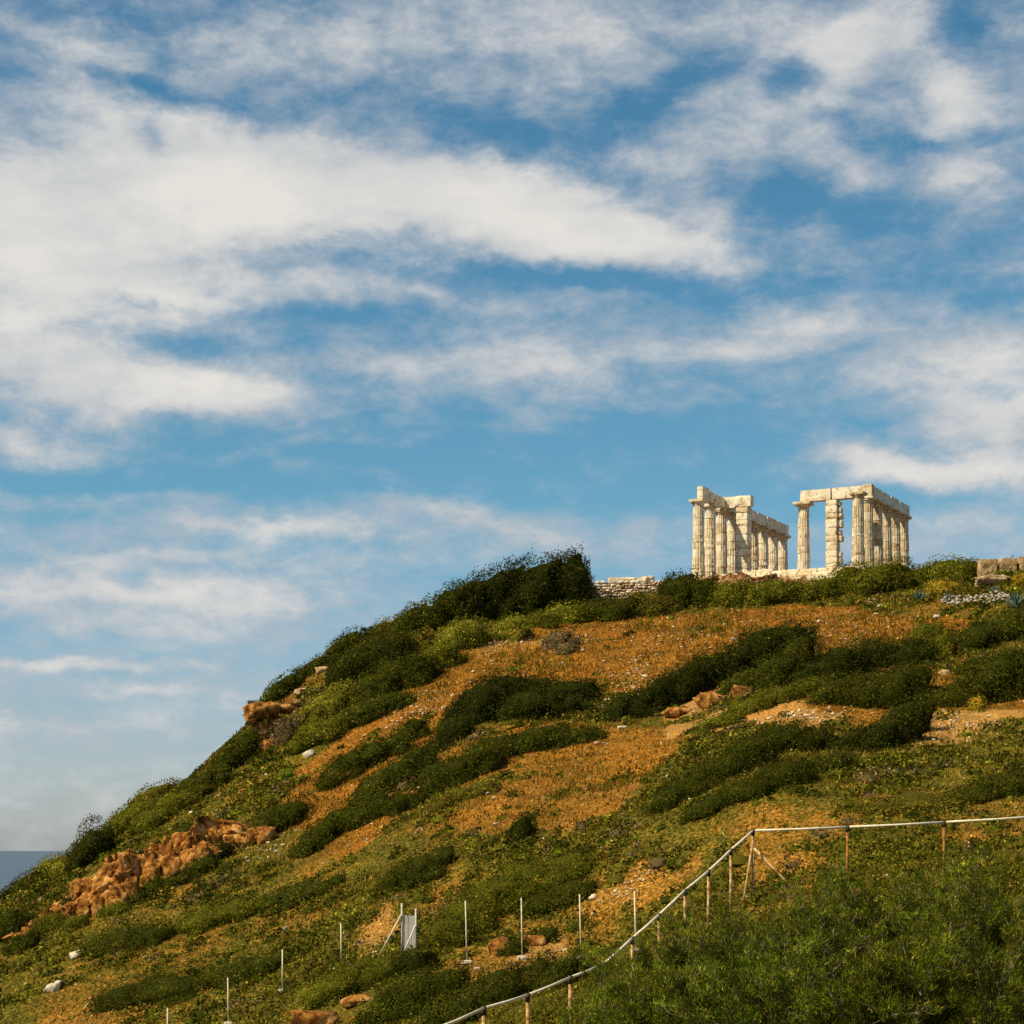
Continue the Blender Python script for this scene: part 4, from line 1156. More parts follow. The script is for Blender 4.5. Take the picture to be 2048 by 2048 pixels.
SHRUBS = [
    ('ridge_tree', 'tallest dark tree at the upper end of the ridge thicket', None, 'deep', [(4.52, 155.83, 1.91, 1.81, 3.41, 0), (5.18, 162.0, 1.04, 0.99, 3.64, 0), (4.2, 161.42, 0.9, 0.86, 3.3, 0)]),
    ('shrub', 'dense dark bush on the skyline just left of the tallest ridge tree', None, 'deep', [(1.4, 155.48, 2.37, 2.25, 3.81, 0.25), (2.38, 155.78, 1.3, 1.24, 3.91, 0.25)]),
    ('shrub', 'broad dark bush on the ridge with a rounded top, second along from the tallest tree', None, 'deep', [(-1.51, 155.17, 2.16, 2.05, 4.03, 0.25), (-0.54, 155.25, 1.3, 1.23, 4.07, 0.25)]),
    ('shrub', 'dark ridge bush halfway down the skyline thicket', None, 'dark', [(-3.8, 153.72, 1.92, 1.83, 3.45, 0.25), (-5.12, 152.91, 1.49, 1.42, 2.93, 0.25)]),
    ('shrub', 'dark ridge bush near the lower end of the skyline thicket', None, 'dark', [(-6.74, 150.52, 1.88, 1.79, 2.5, 0.25), (-7.82, 149.6, 1.25, 1.19, 1.92, 0.25)]),
    ('shrub', 'low olive bush on the skyline beside the thin flower stalk', None, 'olive', [(-9.77, 153.85, 1.5, 1.42, 1.84, 0.25), (-10.71, 153.48, 1.28, 1.22, 1.65, 0.25)]),
    ('shrub', 'pale green rounded bush below the ridge thicket', None, 'light', [(-3.33, 141.91, 1.58, 1.5, 1.79, 0.25), (-4.2, 141.2, 1.18, 1.12, 1.65, 0.25)]),
    ('shrub', 'pale green bush on the orange grass edge under the thicket', None, 'light', [(-0.14, 143.09, 1.32, 1.25, 1.47, 0.25)]),
    ('shrub', 'green bush tucked under the pale rounded bush', None, 'mid', [(-4.97, 137.96, 1.54, 1.46, 1.51, 0.25), (-5.97, 137.27, 1.15, 1.09, 1.35, 0.25)]),
    ('shrub', 'dark bush bank above the orange grass', None, 'dark', [(-6.89, 135.18, 1.88, 1.78, 1.91, 0.25), (-8.22, 134.76, 1.5, 1.42, 2.01, 0.25), (-9.35, 134.1, 1.49, 1.42, 1.6, 0.25)]),
    ('shrub', 'large dark bush in the middle of the left ridge', None, 'deep', [(-10.3, 140.09, 2.52, 2.4, 2.15, 0.25), (-11.67, 139.71, 1.55, 1.48, 1.97, 0.25), (-8.96, 141.05, 1.76, 1.68, 1.7, 0.25)]),
    ('shrub', 'dark bush on the ridge beneath the dead stalks', None, 'dark', [(-12.06, 148.94, 1.66, 1.57, 1.95, 0.25), (-10.26, 144.54, 1.61, 1.53, 1.56, 0.25), (-12.91, 146.76, 1.02, 0.97, 1.59, 0.25)]),
    ('shrub', 'olive green bush between the dark ridge bushes', None, 'olive', [(-7.99, 142.7, 1.59, 1.51, 1.37, 0.25), (-6.59, 143.34, 1.4, 1.33, 1.3, 0.25)]),
    ('shrub', 'small dark bush at the ridge step', None, 'dark', [(-14.79, 146.43, 1.43, 1.36, 1.22, 0.25), (-15.85, 146.08, 1.02, 0.97, 1.13, 0.25)]),
    ('shrub', 'dark bush over the orange overhang', None, 'dark', [(-16.63, 143.37, 1.4, 1.33, 1.64, 0.25), (-17.32, 141.68, 0.99, 0.94, 1.4, 0.25)]),
    ('shrub', 'yellowish green round bush above the orange slope', None, 'light', [(-11.59, 134.71, 1.05, 1.0, 1.5, 0)]),
    ('shrub', 'olive bush below the yellowish round bush', None, 'light', [(-13.01, 133.79, 1.19, 1.13, 1.61, 0.25), (-12.14, 133.35, 0.93, 0.88, 1.26, 0.25)]),
    ('shrub', 'dark trailing shrub along the top of the orange grass', None, 'dark', [(-7.63, 130.42, 1.09, 1.04, 1.03, 0.25), (-9.07, 130.04, 1.45, 1.37, 1.44, 0.25), (-10.35, 129.76, 1.26, 1.2, 1.19, 0.25)]),
    ('shrub', 'dark green shrub right of the overhanging crag', None, 'mid', [(-12.33, 128.49, 1.61, 1.53, 1.44, 0.25), (-13.61, 128.36, 0.89, 0.85, 1.1, 0.25)]),
    ('shrub', 'grey brown bare shrub under the overhanging crag', None, 'grey', [(-15.4, 131.39, 1.46, 1.39, 1.43, 0.25)]),
    ('shrub', 'dark bush hanging over the skyline left of the crag', None, 'dark', [(-17.86, 130.88, 1.38, 1.31, 1.95, 0.25), (-18.68, 130.19, 0.98, 0.93, 1.47, 0.25)]),
    ('shrub', 'dark low bush on the skyline below the hanging bush', None, 'dark', [(-19.53, 127.64, 1.07, 1.01, 1.27, 0.25), (-18.61, 127.46, 0.71, 0.68, 1.12, 0.25)]),
    ('shrub', 'olive rounded bush on the lower left skyline', None, 'olive', [(-22.95, 128.59, 1.54, 1.46, 1.29, 0.25), (-23.92, 128.58, 0.9, 0.85, 1.18, 0.25)]),
    ('shrub', 'green shrub bank under the lower left skyline', None, 'mid', [(-23.98, 125.86, 1.57, 1.5, 1.13, 0.25), (-22.35, 123.46, 1.54, 1.47, 1.01, 0.25), (-21.14, 125.46, 1.4, 1.33, 1.13, 0.25)]),
    ('shrub', 'dark shrub right of the rounded skyline bush', None, 'dark', [(-20.02, 126.32, 1.06, 1.0, 0.87, 0.25), (-21.31, 128.36, 1.07, 1.02, 0.98, 0.25)]),
    ('shrub', 'bare pinkish grey bush against the sky on the lower ridge', None, 'bare', [(-27.0, 127.97, 0.82, 0.78, 1.76, 0)]),
    ('shrub', 'dark smooth bush just above the orange cliff', None, 'deep', [(-25.9, 122.03, 1.29, 1.23, 1.98, 0.25), (-25.18, 122.21, 0.85, 0.81, 1.62, 0.25)]),
    ('shrub', 'pale green bush at the lower end of the ridge by the sea', None, 'light', [(-28.69, 124.2, 1.14, 1.08, 1.12, 0.25), (-27.5, 122.37, 0.68, 0.65, 0.86, 0.25)]),
    ('shrub', 'dark green bush against the sea near the picture edge', None, 'dark', [(-30.12, 123.94, 1.38, 1.31, 1.17, 0.25), (-31.04, 123.67, 0.86, 0.82, 1.02, 0.25)]),
    ('shrub', 'dark green shrub left of the cave in the lower cliff', None, 'dark', [(-26.57, 105.84, 1.32, 1.26, 1.75, 0.25), (-24.59, 100.45, 0.84, 0.8, 1.02, 0.25)]),
    ('shrub', 'dark shrub in the hollow of the upper cliff', None, 'deep', [(-16.34, 111.89, 0.87, 0.83, 1.25, 0.25), (-16.08, 108.27, 0.91, 0.86, 0.95, 0.25)]),
    ('shrub', 'dark shrub on the slope right of the cliff', None, 'dark', [(-12.94, 111.54, 1.7, 1.62, 1.25, 0.25), (-13.92, 110.46, 1.23, 1.17, 1.09, 0.25)]),
    ('shrub', 'dark shrub growing between the rocks of the lower cliff', None, 'dark', [(-19.03, 105.11, 0.73, 0.7, 0.9, 0), (-19.48, 104.02, 0.58, 0.55, 0.63, 0)]),
    ('shrub', 'dark shrub in the left hollow of the lower cliff', None, 'deep', [(-23.34, 105.61, 0.74, 0.7, 1.21, 0)]),
    ('shrub', 'olive shrub on top of the lower cliff', None, 'olive', [(-19.7, 116.07, 0.97, 0.92, 0.84, 0.25), (-20.88, 115.38, 0.8, 0.76, 0.76, 0.25)]),
    ('shrub', 'dark shrub beneath the right end of the lower cliff', None, 'dark', [(-16.63, 105.78, 1.03, 0.98, 0.83, 0.25), (-17.68, 104.93, 0.88, 0.83, 0.62, 0.25)]),
    ('shrub', 'dark shrub on the overhanging crag', None, 'dark', [(-15.9, 133.65, 0.67, 0.64, 0.85, 0)]),
    ('shrub', 'small olive shrub perched on the middle of the lower cliff', None, 'olive', [(-22.31, 114.53, 0.7, 0.67, 0.86, 0)]),
    ('shrub', 'dark shrub spilling over the upper rocks of the lower cliff', None, 'dark', [(-18.69, 115.18, 0.8, 0.76, 1.06, 0), (-19.08, 113.58, 0.57, 0.54, 0.64, 0)]),
    ('shrub', 'green shrub at the left foot of the lower cliff', None, 'mid', [(-23.98, 103.79, 1.01, 0.96, 0.9, 0), (-22.32, 102.14, 0.71, 0.68, 0.64, 0)]),
    ('shrub', 'small green shrub at the foot of the middle cliff rocks', None, 'mid', [(-20.36, 103.24, 0.86, 0.82, 0.66, 0)]),
    ('shrub', 'dark strip of shrub left of the large slope thicket', None, 'dark', [(-6.09, 120.57, 1.01, 0.96, 1.34, 0.25), (-7.03, 117.66, 1.15, 1.09, 1.13, 0.25), (-8.48, 117.32, 1.31, 1.24, 1.17, 0.25), (-9.76, 116.91, 1.3, 1.24, 1.31, 0.25), (-10.55, 115.97, 0.97, 0.92, 1.12, 0.25)]),
    ('shrub', 'dark shrub clump in the middle of the left slope', None, 'dark', [(-5.45, 112.46, 1.25, 1.19, 1.45, 0.25), (-6.55, 111.97, 1.25, 1.18, 1.33, 0.25), (-7.63, 111.36, 1.24, 1.18, 1.13, 0.25), (-8.42, 110.74, 0.77, 0.73, 0.91, 0.25)]),
    ('shrub', 'small dark shrub joining the two slope thickets', None, 'dark', [(-4.27, 109.56, 1.07, 1.01, 1.04, 0.25)]),
    ('shrub', 'largest dark thicket on the middle slope', None, 'deep', [(3.27, 123.39, 1.88, 1.79, 1.08, 0.25), (1.12, 124.48, 1.9, 1.81, 1.31, 0.25), (-0.74, 123.89, 1.89, 1.8, 1.77, 0.25), (-2.07, 119.9, 1.67, 1.58, 2.27, 0.25), (0.48, 119.59, 1.99, 1.89, 1.5, 0.25), (2.58, 119.85, 1.66, 1.58, 1.05, 0.25), (-3.48, 117.12, 1.14, 1.08, 1.33, 0.25), (-4.3, 115.33, 0.8, 0.76, 0.8, 0.25)]),
    ('shrub', 'lower dark thicket under the largest slope thicket', None, 'dark', [(2.95, 111.4, 1.7, 1.62, 0.97, 0.25), (1.28, 111.25, 1.7, 1.61, 1.22, 0.25), (-0.67, 111.04, 1.7, 1.61, 1.18, 0.25), (-2.01, 108.82, 1.51, 1.44, 1.52, 0.25), (-3.34, 107.58, 1.35, 1.28, 1.37, 0.25), (-4.24, 106.75, 0.89, 0.85, 0.98, 0.25)]),
    ('shrub', 'small bright lime green shrub at the edge of the slope thickets', None, 'bright', [(-1.58, 112.63, 0.41, 0.39, 0.35, 0)]),
    ('shrub', 'olive shrub strip below the slope thickets', None, 'olive', [(-1.6, 99.7, 0.97, 0.92, 0.61, 0.25), (-2.72, 99.88, 0.84, 0.79, 0.68, 0.25), (-3.56, 98.97, 0.69, 0.66, 0.66, 0.25)]),
    ('shrub', 'dark shrub mound on the left slope below the clump', None, 'dark', [(-5.89, 105.1, 1.17, 1.11, 1.04, 0.25), (-7.54, 106.17, 1.62, 1.54, 1.38, 0.25), (-8.88, 106.36, 1.48, 1.4, 1.24, 0.25), (-10.07, 104.87, 1.02, 0.97, 1.19, 0.25), (-10.65, 102.88, 0.86, 0.82, 0.94, 0.25)]),
    ('shrub', 'bright lime green shrub on the left slope above the cliff', None, 'bright', [(-13.94, 123.37, 0.48, 0.46, 0.7, 0)]),
    ('shrub', 'round dark green bush alone on the golden grass', None, 'deep', [(0.47, 89.27, 0.7, 0.66, 1.03, 0.1)]),
    ('shrub', 'long dark wind shaped thicket climbing below the temple', None, 'deep', [(6.44, 116.58, 1.3, 1.23, 1.61, 0.35), (7.85, 115.86, 1.45, 1.38, 1.87, 0.35), (9.54, 117.02, 1.63, 1.54, 2.22, 0.35), (11.15, 118.65, 1.65, 1.57, 2.15, 0.35), (12.86, 119.36, 1.66, 1.57, 2.41, 0.35), (14.94, 122.93, 1.88, 1.78, 2.34, 0.35), (17.08, 127.45, 1.95, 1.85, 1.7, 0.35)]),
    ('shrub', 'dark bush closing the upper end of the wind shaped thicket', None, 'dark', [(16.47, 116.39, 1.3, 1.23, 2.22, 0.25), (14.88, 114.22, 1.43, 1.36, 1.77, 0.25), (13.09, 114.86, 1.12, 1.06, 1.05, 0.25)]),
    ('shrub', 'low green shrub strip below the orange bank', None, 'mid', [(11.03, 106.03, 1.18, 1.12, 0.61, 0.25), (12.99, 109.15, 1.37, 1.3, 0.74, 0.25), (14.74, 109.99, 1.38, 1.31, 0.88, 0.25), (16.26, 110.99, 1.08, 1.03, 0.84, 0.25)]),
    ('shrub', 'wide dark wind pruned bush below the right colonnade', None, 'deep', [(17.03, 113.36, 1.42, 1.35, 1.24, 0.35), (19.34, 116.16, 1.93, 1.84, 1.71, 0.35), (21.86, 120.43, 2.0, 1.9, 1.6, 0.35), (23.51, 118.86, 1.65, 1.57, 1.36, 0.35)]),
    ('shrub', 'dark rounded bush in front of the wide wind pruned bush', None, 'dark', [(17.85, 107.23, 1.93, 1.83, 1.51, 0.3), (19.49, 105.91, 2.2, 2.09, 1.93, 0.3), (21.54, 108.94, 1.36, 1.29, 1.58, 0.3)]),
    ('shrub', 'dark green bush on the orange grass at the upper right', None, 'mid', [(25.9, 125.71, 1.23, 1.16, 1.49, 0.25), (26.08, 121.87, 0.85, 0.81, 1.39, 0.25)]),
    ('shrub', 'long dark shrub bank near the right edge under the agaves', None, 'dark', [(28.29, 124.2, 1.9, 1.8, 1.28, 0.25), (30.45, 125.43, 1.91, 1.82, 1.61, 0.25), (32.2, 125.79, 1.75, 1.66, 1.87, 0.25)]),
    ('shrub', 'big dark bush at the right edge with a yellow plant at its foot', None, 'dark', [(23.69, 104.6, 1.6, 1.52, 1.63, 0.3), (25.08, 104.41, 1.74, 1.65, 2.47, 0.3), (26.68, 104.51, 1.6, 1.52, 2.81, 0.3), (26.74, 114.29, 1.59, 1.51, 1.15, 0.3)]),
    ('shrub', 'dark domed bush leaning over pale earth on the right slope', None, 'deep', [(15.66, 92.64, 1.03, 0.98, 0.81, 0.4), (16.62, 92.22, 1.15, 1.1, 1.42, 0.4), (18.19, 94.39, 1.18, 1.12, 1.95, 0.4), (19.47, 97.23, 0.76, 0.72, 1.7, 0.4)]),
    ('shrub', 'broad dark bush on the lower right slope below the pale earth', None, 'dark', [(14.08, 93.71, 1.43, 1.36, 1.09, 0.25), (12.55, 93.64, 1.56, 1.48, 1.41, 0.25), (10.34, 88.78, 1.48, 1.4, 1.41, 0.25), (8.8, 86.68, 1.32, 1.26, 1.03, 0.25), (7.53, 85.81, 1.19, 1.13, 0.87, 0.25), (6.51, 85.1, 0.83, 0.79, 0.68, 0.25)]),
    ('shrub', 'dark low shrub in front of the broad lower bush', None, 'dark', [(13.4, 85.62, 1.19, 1.13, 0.87, 0.25), (11.4, 83.54, 1.39, 1.32, 0.94, 0.25), (9.52, 81.7, 1.36, 1.29, 0.88, 0.25), (8.06, 81.45, 1.02, 0.97, 0.63, 0.25)]),
    ('shrub', 'dark shrub at the right edge above the pipe railing', None, 'dark', [(19.7, 79.9, 1.33, 1.26, 0.83, 0.25), (18.35, 79.26, 0.99, 0.94, 0.59, 0.25), (20.64, 80.62, 1.01, 0.96, 0.94, 0.25)]),
    ('shrub', 'low olive shrub behind the right stretch of railing', None, 'olive', [(16.09, 78.86, 1.42, 1.35, 0.49, 0.25), (14.43, 78.4, 1.09, 1.03, 0.43, 0.25)]),
    ('shrub', 'round dark green bush on the crest left of the temple', None, 'dark', [(12.87, 150.96, 1.81, 1.71, 2.46, 0.1), (14.3, 150.11, 1.46, 1.39, 2.04, 0.1), (12.03, 152.33, 0.85, 0.81, 2.01, 0)]),
    ('shrub', 'green bush row on the crest in front of the temple steps', None, 'mid', [(16.21, 148.04, 1.52, 1.45, 1.79, 0.25), (17.71, 147.24, 1.31, 1.25, 1.36, 0.25), (19.49, 148.79, 1.86, 1.77, 1.51, 0.25)]),
    ('shrub', 'low green bushes under the temple platform', None, 'mid', [(21.57, 149.25, 1.45, 1.38, 1.22, 0.25), (23.25, 149.76, 1.25, 1.19, 1.52, 0.25)]),
    ('shrub', 'large green bush hiding the foot of the right colonnade', None, 'mid', [(25.74, 152.34, 1.48, 1.41, 2.01, 0.05), (27.48, 151.38, 2.1, 2.0, 2.21, 0.05), (29.13, 151.13, 1.26, 1.2, 2.26, 0.05)]),
    ('shrub', 'green bush right of the temple on the crest', None, 'mid', [(31.73, 153.65, 1.5, 1.42, 1.46, 0.05), (33.35, 153.14, 1.92, 1.82, 1.77, 0.05), (33.77, 149.9, 1.05, 0.99, 1.36, 0.05)]),
    ('shrub', 'dark rounded bush behind the crest right of the temple', None, 'deep', [(33.04, 160.39, 1.12, 1.06, 1.15, 0)]),
    ('shrub', 'dark bush on the crest below the stone wall', None, 'dark', [(6.2, 149.36, 1.66, 1.58, 1.33, 0.25), (7.83, 148.49, 1.86, 1.76, 1.6, 0.25)]),
    ('shrub', 'olive brown bush below the right end of the stone wall', None, 'olive', [(9.72, 148.92, 1.86, 1.77, 1.47, 0.25), (11.21, 148.99, 1.04, 0.99, 1.06, 0.25)]),
    ('shrub', 'green bush at the foot of the tallest ridge tree', None, 'mid', [(3.77, 149.32, 1.87, 1.77, 1.36, 0.25), (2.23, 146.33, 1.22, 1.16, 1.13, 0.25)]),
    ('shrub', 'small dark bush growing on top of the stone wall', None, 'deep', [(8.06, 162.74, 0.86, 0.82, 0.97, 0)]),
    ('shrub', 'greyish shrub on the orange grass under the crest', None, 'grey', [(3.17, 139.26, 1.16, 1.11, 1.24, 0.25), (3.64, 137.29, 0.88, 0.84, 0.75, 0.25)]),
    ('shrub', 'green bush at the foot of the ruined block wall', None, 'mid', [(37.69, 149.84, 1.25, 1.19, 1.2, 0.25), (35.64, 146.07, 1.02, 0.97, 0.77, 0.25)]),
    ('shrub', 'yellow flowering shrub beside the left agave', None, 'yellow', [(31.21, 146.18, 1.02, 0.97, 0.97, 0), (32.14, 145.94, 0.81, 0.77, 0.57, 0)]),
    ('shrub', 'orange yellow flowering shrub at the right edge of the crest', None, 'yellow', [(36.0, 141.47, 0.71, 0.68, 0.98, 0)]),
    ('shrub', 'small yellow flowering plant at the foot of the big right bush', None, 'yellow', [(23.77, 102.12, 0.46, 0.43, 0.7, 0)]),
    ('shrub', 'bright green tuft behind the yellow flowering plant', None, 'bright', [(24.49, 103.76, 0.38, 0.36, 0.66, 0)]),
    ('shrub', 'large olive green bush in the middle of the lower slope', None, 'mid', [(1.67, 82.62, 1.49, 1.41, 0.95, 0.25), (0.33, 82.49, 1.49, 1.41, 1.1, 0.25), (-0.9, 81.57, 1.47, 1.4, 1.24, 0.25), (-1.88, 80.01, 1.22, 1.16, 1.14, 0.25), (-2.63, 78.44, 0.98, 0.93, 0.95, 0.25)]),
    ('shrub', 'dark bush at the right side of the lower slope thicket', None, 'dark', [(2.13, 80.38, 1.01, 0.96, 0.84, 0.25), (1.33, 80.4, 0.89, 0.85, 0.66, 0.25)]),
    ('shrub', 'dark green bush behind the slatted gate', None, 'dark', [(-4.12, 89.54, 1.61, 1.53, 1.11, 0.25), (-5.0, 89.23, 0.99, 0.94, 0.86, 0.25)]),
    ('shrub', 'dark bush at the foot of the slatted gate', None, 'deep', [(-3.76, 75.58, 0.8, 0.76, 0.93, 0), (-3.29, 75.52, 0.53, 0.5, 0.84, 0)]),
    ('shrub', 'spreading green bush left of the gate at the bottom', None, 'mid', [(-5.39, 75.85, 1.37, 1.3, 0.92, 0.25), (-6.32, 75.65, 1.05, 1.0, 0.9, 0.25), (-6.98, 74.7, 1.04, 0.99, 0.89, 0.25)]),
    ('shrub', 'large dark leafy bush at the bottom centre behind the railing', None, 'dark', [(-3.63, 64.85, 1.35, 1.28, 1.55, 0.25), (-2.78, 67.8, 1.22, 1.16, 1.43, 0.25), (-1.81, 58.31, 0.97, 0.92, 1.08, 0.25), (-3.48, 71.76, 0.9, 0.85, 0.94, 0.25)]),
    ('shrub', 'dark bush at the bottom below the bare orange bank', None, 'dark', [(-0.6, 61.31, 1.1, 1.05, 1.16, 0.25), (0.4, 61.51, 1.11, 1.05, 1.11, 0.25), (1.44, 59.92, 0.83, 0.79, 0.95, 0.25)]),
    ('shrub', 'dark bush under the nearest posts of the railing', None, 'olive', [(0.74, 52.8, 1.1, 1.04, 0.87, 0.25), (1.78, 52.24, 0.87, 0.83, 0.84, 0.25)]),
    ('shrub', 'small dark bush on the bare earth between two thin posts', None, 'dark', [(0.02, 76.22, 0.59, 0.57, 0.6, 0), (1.28, 77.28, 0.54, 0.51, 0.48, 0)]),
    ('shrub', 'green bush on the lower left slope above the last thin posts', None, 'mid', [(-13.14, 94.87, 1.45, 1.38, 0.77, 0.25), (-14.76, 94.65, 1.31, 1.25, 0.68, 0.25)]),
    ('shrub', 'green bush patch low on the left slope near the white boulder', None, 'dark', [(-18.93, 95.38, 1.59, 1.51, 0.76, 0.25), (-16.96, 93.72, 1.17, 1.11, 0.66, 0.25)]),
    ('shrub', 'dark bush patch at the bottom left', None, 'dark', [(-14.8, 85.33, 1.77, 1.68, 0.66, 0.25), (-16.57, 85.64, 1.31, 1.24, 0.64, 0.25)]),
    ('shrub', 'dark shrub patch on the slope between cliff and gate', None, 'dark', [(-9.47, 93.78, 1.56, 1.48, 0.68, 0.25), (-10.9, 93.95, 1.18, 1.12, 0.66, 0.25)]),
    ('shrub', 'dark shrub left of the leaning posts on the low slope', None, 'dark', [(-11.78, 85.08, 1.42, 1.35, 0.75, 0.25), (-10.18, 84.1, 1.17, 1.11, 0.66, 0.25)]),
]

def billow(x, y, z):
    """Rounded tufts with creases between them."""
    a = 1 - np.abs(vnoise(x / 0.95, y / 0.95, z / 0.8, 5)) * 2.0
    b = 1 - np.abs(vnoise(x / 0.42, y / 0.42, z / 0.36, 8)) * 2.0
    return 0.19 * a + 0.09 * b - 0.06

def make_shrub(idx, name, label, group, kind, lobes):
    r = np.random.default_rng(1000 + idx)
    x0 = sum(l[0] for l in lobes) / len(lobes); y0 = sum(l[1] for l in lobes) / len(lobes)
    z0 = g1(x0, y0)
    root = empty(name, (x0, y0, z0))
    tag(root, label, 'tree' if name.endswith('tree') else 'shrub', group)
    V, Fc, C = [], [], []
    off = 0
    stems = []
    extra = []                         # smaller shoots that break up the outline
    if name != 'flower' and kind not in ('bare', 'yellow', 'bright'):
        for (cx, cy, rx, ry, h, lean) in lobes:
            for _ in range(4):
                a = r.uniform(0, 2 * math.pi); s_ = r.uniform(0.28, 0.52); d_ = r.uniform(0.55, 0.98)
                extra.append((cx + rx * d_ * math.cos(a), cy + ry * d_ * math.sin(a), rx * s_, ry * s_, h * r.uniform(0.45, 0.95) * (1.25 - 0.5 * d_), lean))
    lobes = list(lobes) + extra
    for li, (cx, cy, rx, ry, h, lean) in enumerate(lobes):
        size = min(0.17, max(0.075, 0.00105 * cy))
        lobe_tone = float(r.normal(0, 0.20))
        area = 2 * math.pi * (rx * ry + rx * h + ry * h) / 3
        m = int(min(6500, area * 1.30 / (size * size * 0.55)))
        u = r.random(m); ph = r.random(m) * 2 * math.pi
        cz = u ** 0.85
        sn = (1 - cz ** 2.7) ** (1 / 2.7)
        d = np.stack([sn * np.cos(ph), sn * np.sin(ph), cz], 1)
        keep = (d[:, 1] < 0.25) | (r.random(m) < 0.35)
        d = d[keep]; m = len(d)
        fr = 0.75
        lump = 1.02 + billow(d[:, 0] * rx + cx, d[:, 1] * ry + cy, d[:, 2] * h) + 0.16 * fbm(d[:, 0] * 1.5 + cx, d[:, 1] * 1.5, d[:, 2] * 1.5 + idx, 2, 6)
        depth = np.where(r.random(m) < 0.10, r.uniform(1.0, 1.09, m), r.uniform(0.88, 1.02, m))
        q = d * (lump * depth)[:, None] * np.array([rx, ry, h])
        q[:, 0] += lean * q[:, 2] * np.clip(q[:, 2] / max(h, .1), 0, 1.2)
        px, py = q[:, 0] + cx, q[:, 1] + cy
        pz = ground(px, py) * 0.6 + 0.4 * g1(cx, cy) + q[:, 2] - 0.06
        nrm = d / np.array([rx, ry, h]); nrm /= np.linalg.norm(nrm, axis=1, keepdims=True)
        ok = np.ones(m, bool)
        for lj, (ox, oy, orx, ory, oh, ol) in enumerate(lobes):
            if lj == li: continue
            e = ((px - ox - ol * q[:, 2] * .6) / orx) ** 2 + ((py - oy) / ory) ** 2 + (q[:, 2] / oh) ** 2
            ok &= e > 0.62
        pos = np.stack([px - x0, py - y0, pz - z0], 1)[ok]
        cl = leaf_cols(kind, len(pos), r)
        pt = fbm(pos[:, 0] / 0.55 + idx * 7, pos[:, 1] / 0.8, pos[:, 2] / 0.45, 3, 13)
        cl = cl * np.exp(np.clip(0.85 * pt + lobe_tone, -0.8, 0.55))[:, None]
        brown = pt - 0.5 * fbm(pos[:, 0] / 1.3, pos[:, 1] / 1.3 + idx, pos[:, 2], 2, 14) > 0.46
        cl[brown] = cl[brown] * np.array([1.5, 1.05, 1.3])
        v, f, c = cards(pos, nrm[ok], np.full(len(pos), size), cl, seed=idx * 50 + li)
        V.append(v); Fc.append(f + off); C.append(c); off += len(v)
        # dense twiggy heart
        na, nr = 16, 6
        hv = []
        for a in range(nr):
            th = (a / (nr - 1)) * math.pi / 2
            for b in range(na):
                p = 2 * math.pi * b / na
                sz_ = math.sin(th); cr_ = (1 - sz_ ** 2.7) ** (1 / 2.7)
                hv.append((cr_ * math.cos(p), cr_ * math.sin(p), sz_))
        hv = np.array(hv)
        lump = 0.80 + billow(hv[:, 0] * rx + cx, hv[:, 1] * ry + cy, hv[:, 2] * h) + 0.16 * fbm(hv[:, 0] * 1.5 + cx, hv[:, 1] * 1.5, hv[:, 2] * 1.5 + idx, 2, 6)
        q = hv * lump[:, None] * np.array([rx, ry, h])
        q[:, 0] += lean * q[:, 2] * np.clip(q[:, 2] / max(h, .1), 0, 1.2)
        px, py = q[:, 0] + cx, q[:, 1] + cy
        pz = ground(px, py) * 0.6 + 0.4 * g1(cx, cy) + q[:, 2] - 0.10
        hf = np.array([(a * na + b, a * na + (b + 1) % na, (a + 1) * na + (b + 1) % na, (a + 1) * na + b) for a in range(nr - 1) for b in range(na)])
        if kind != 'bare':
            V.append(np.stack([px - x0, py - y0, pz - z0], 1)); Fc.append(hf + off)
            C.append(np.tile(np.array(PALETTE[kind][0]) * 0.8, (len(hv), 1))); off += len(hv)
        if len(stems) < 5:
            bz = g1(cx, cy - ry * 0.3) - z0 - 0.15
            for sgn in (-1, 1):
                stems.append(tube([(cx - x0, cy - ry * 0.3 - y0, bz), (cx - x0 + sgn * 0.15 * rx, cy - y0 - 0.2 * ry, bz + h * 0.4), (cx - x0 + sgn * 0.35 * rx + lean * h * .4, cy - y0, bz + h * 0.75)], [0.06, 0.045, 0.02], 5))
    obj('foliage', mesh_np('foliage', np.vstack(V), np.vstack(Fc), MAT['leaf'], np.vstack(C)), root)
    obj('stems', tubes_mesh('stems', stems, MAT['bark']), root)
    return root
for i, s in enumerate(SHRUBS):
    make_shrub(i, *s)

# ---------------------------------------------------------------- ground cover nobody could count: grass, low scrub, stones
def scatter(n, seed, y0=56, y1=168):
    r = np.random.default_rng(seed)
    y = np.sqrt(r.uniform(y0 ** 2, y1 ** 2, n))
    t = r.uniform(-0.275, 0.275, n)
    out = r.random(n) < 0.12                      # the slope goes on, more thinly, past the view
    t = np.where(out, np.sign(t) * r.uniform(0.275, 0.38, n), t)
    x = t * y
    return x, y, r

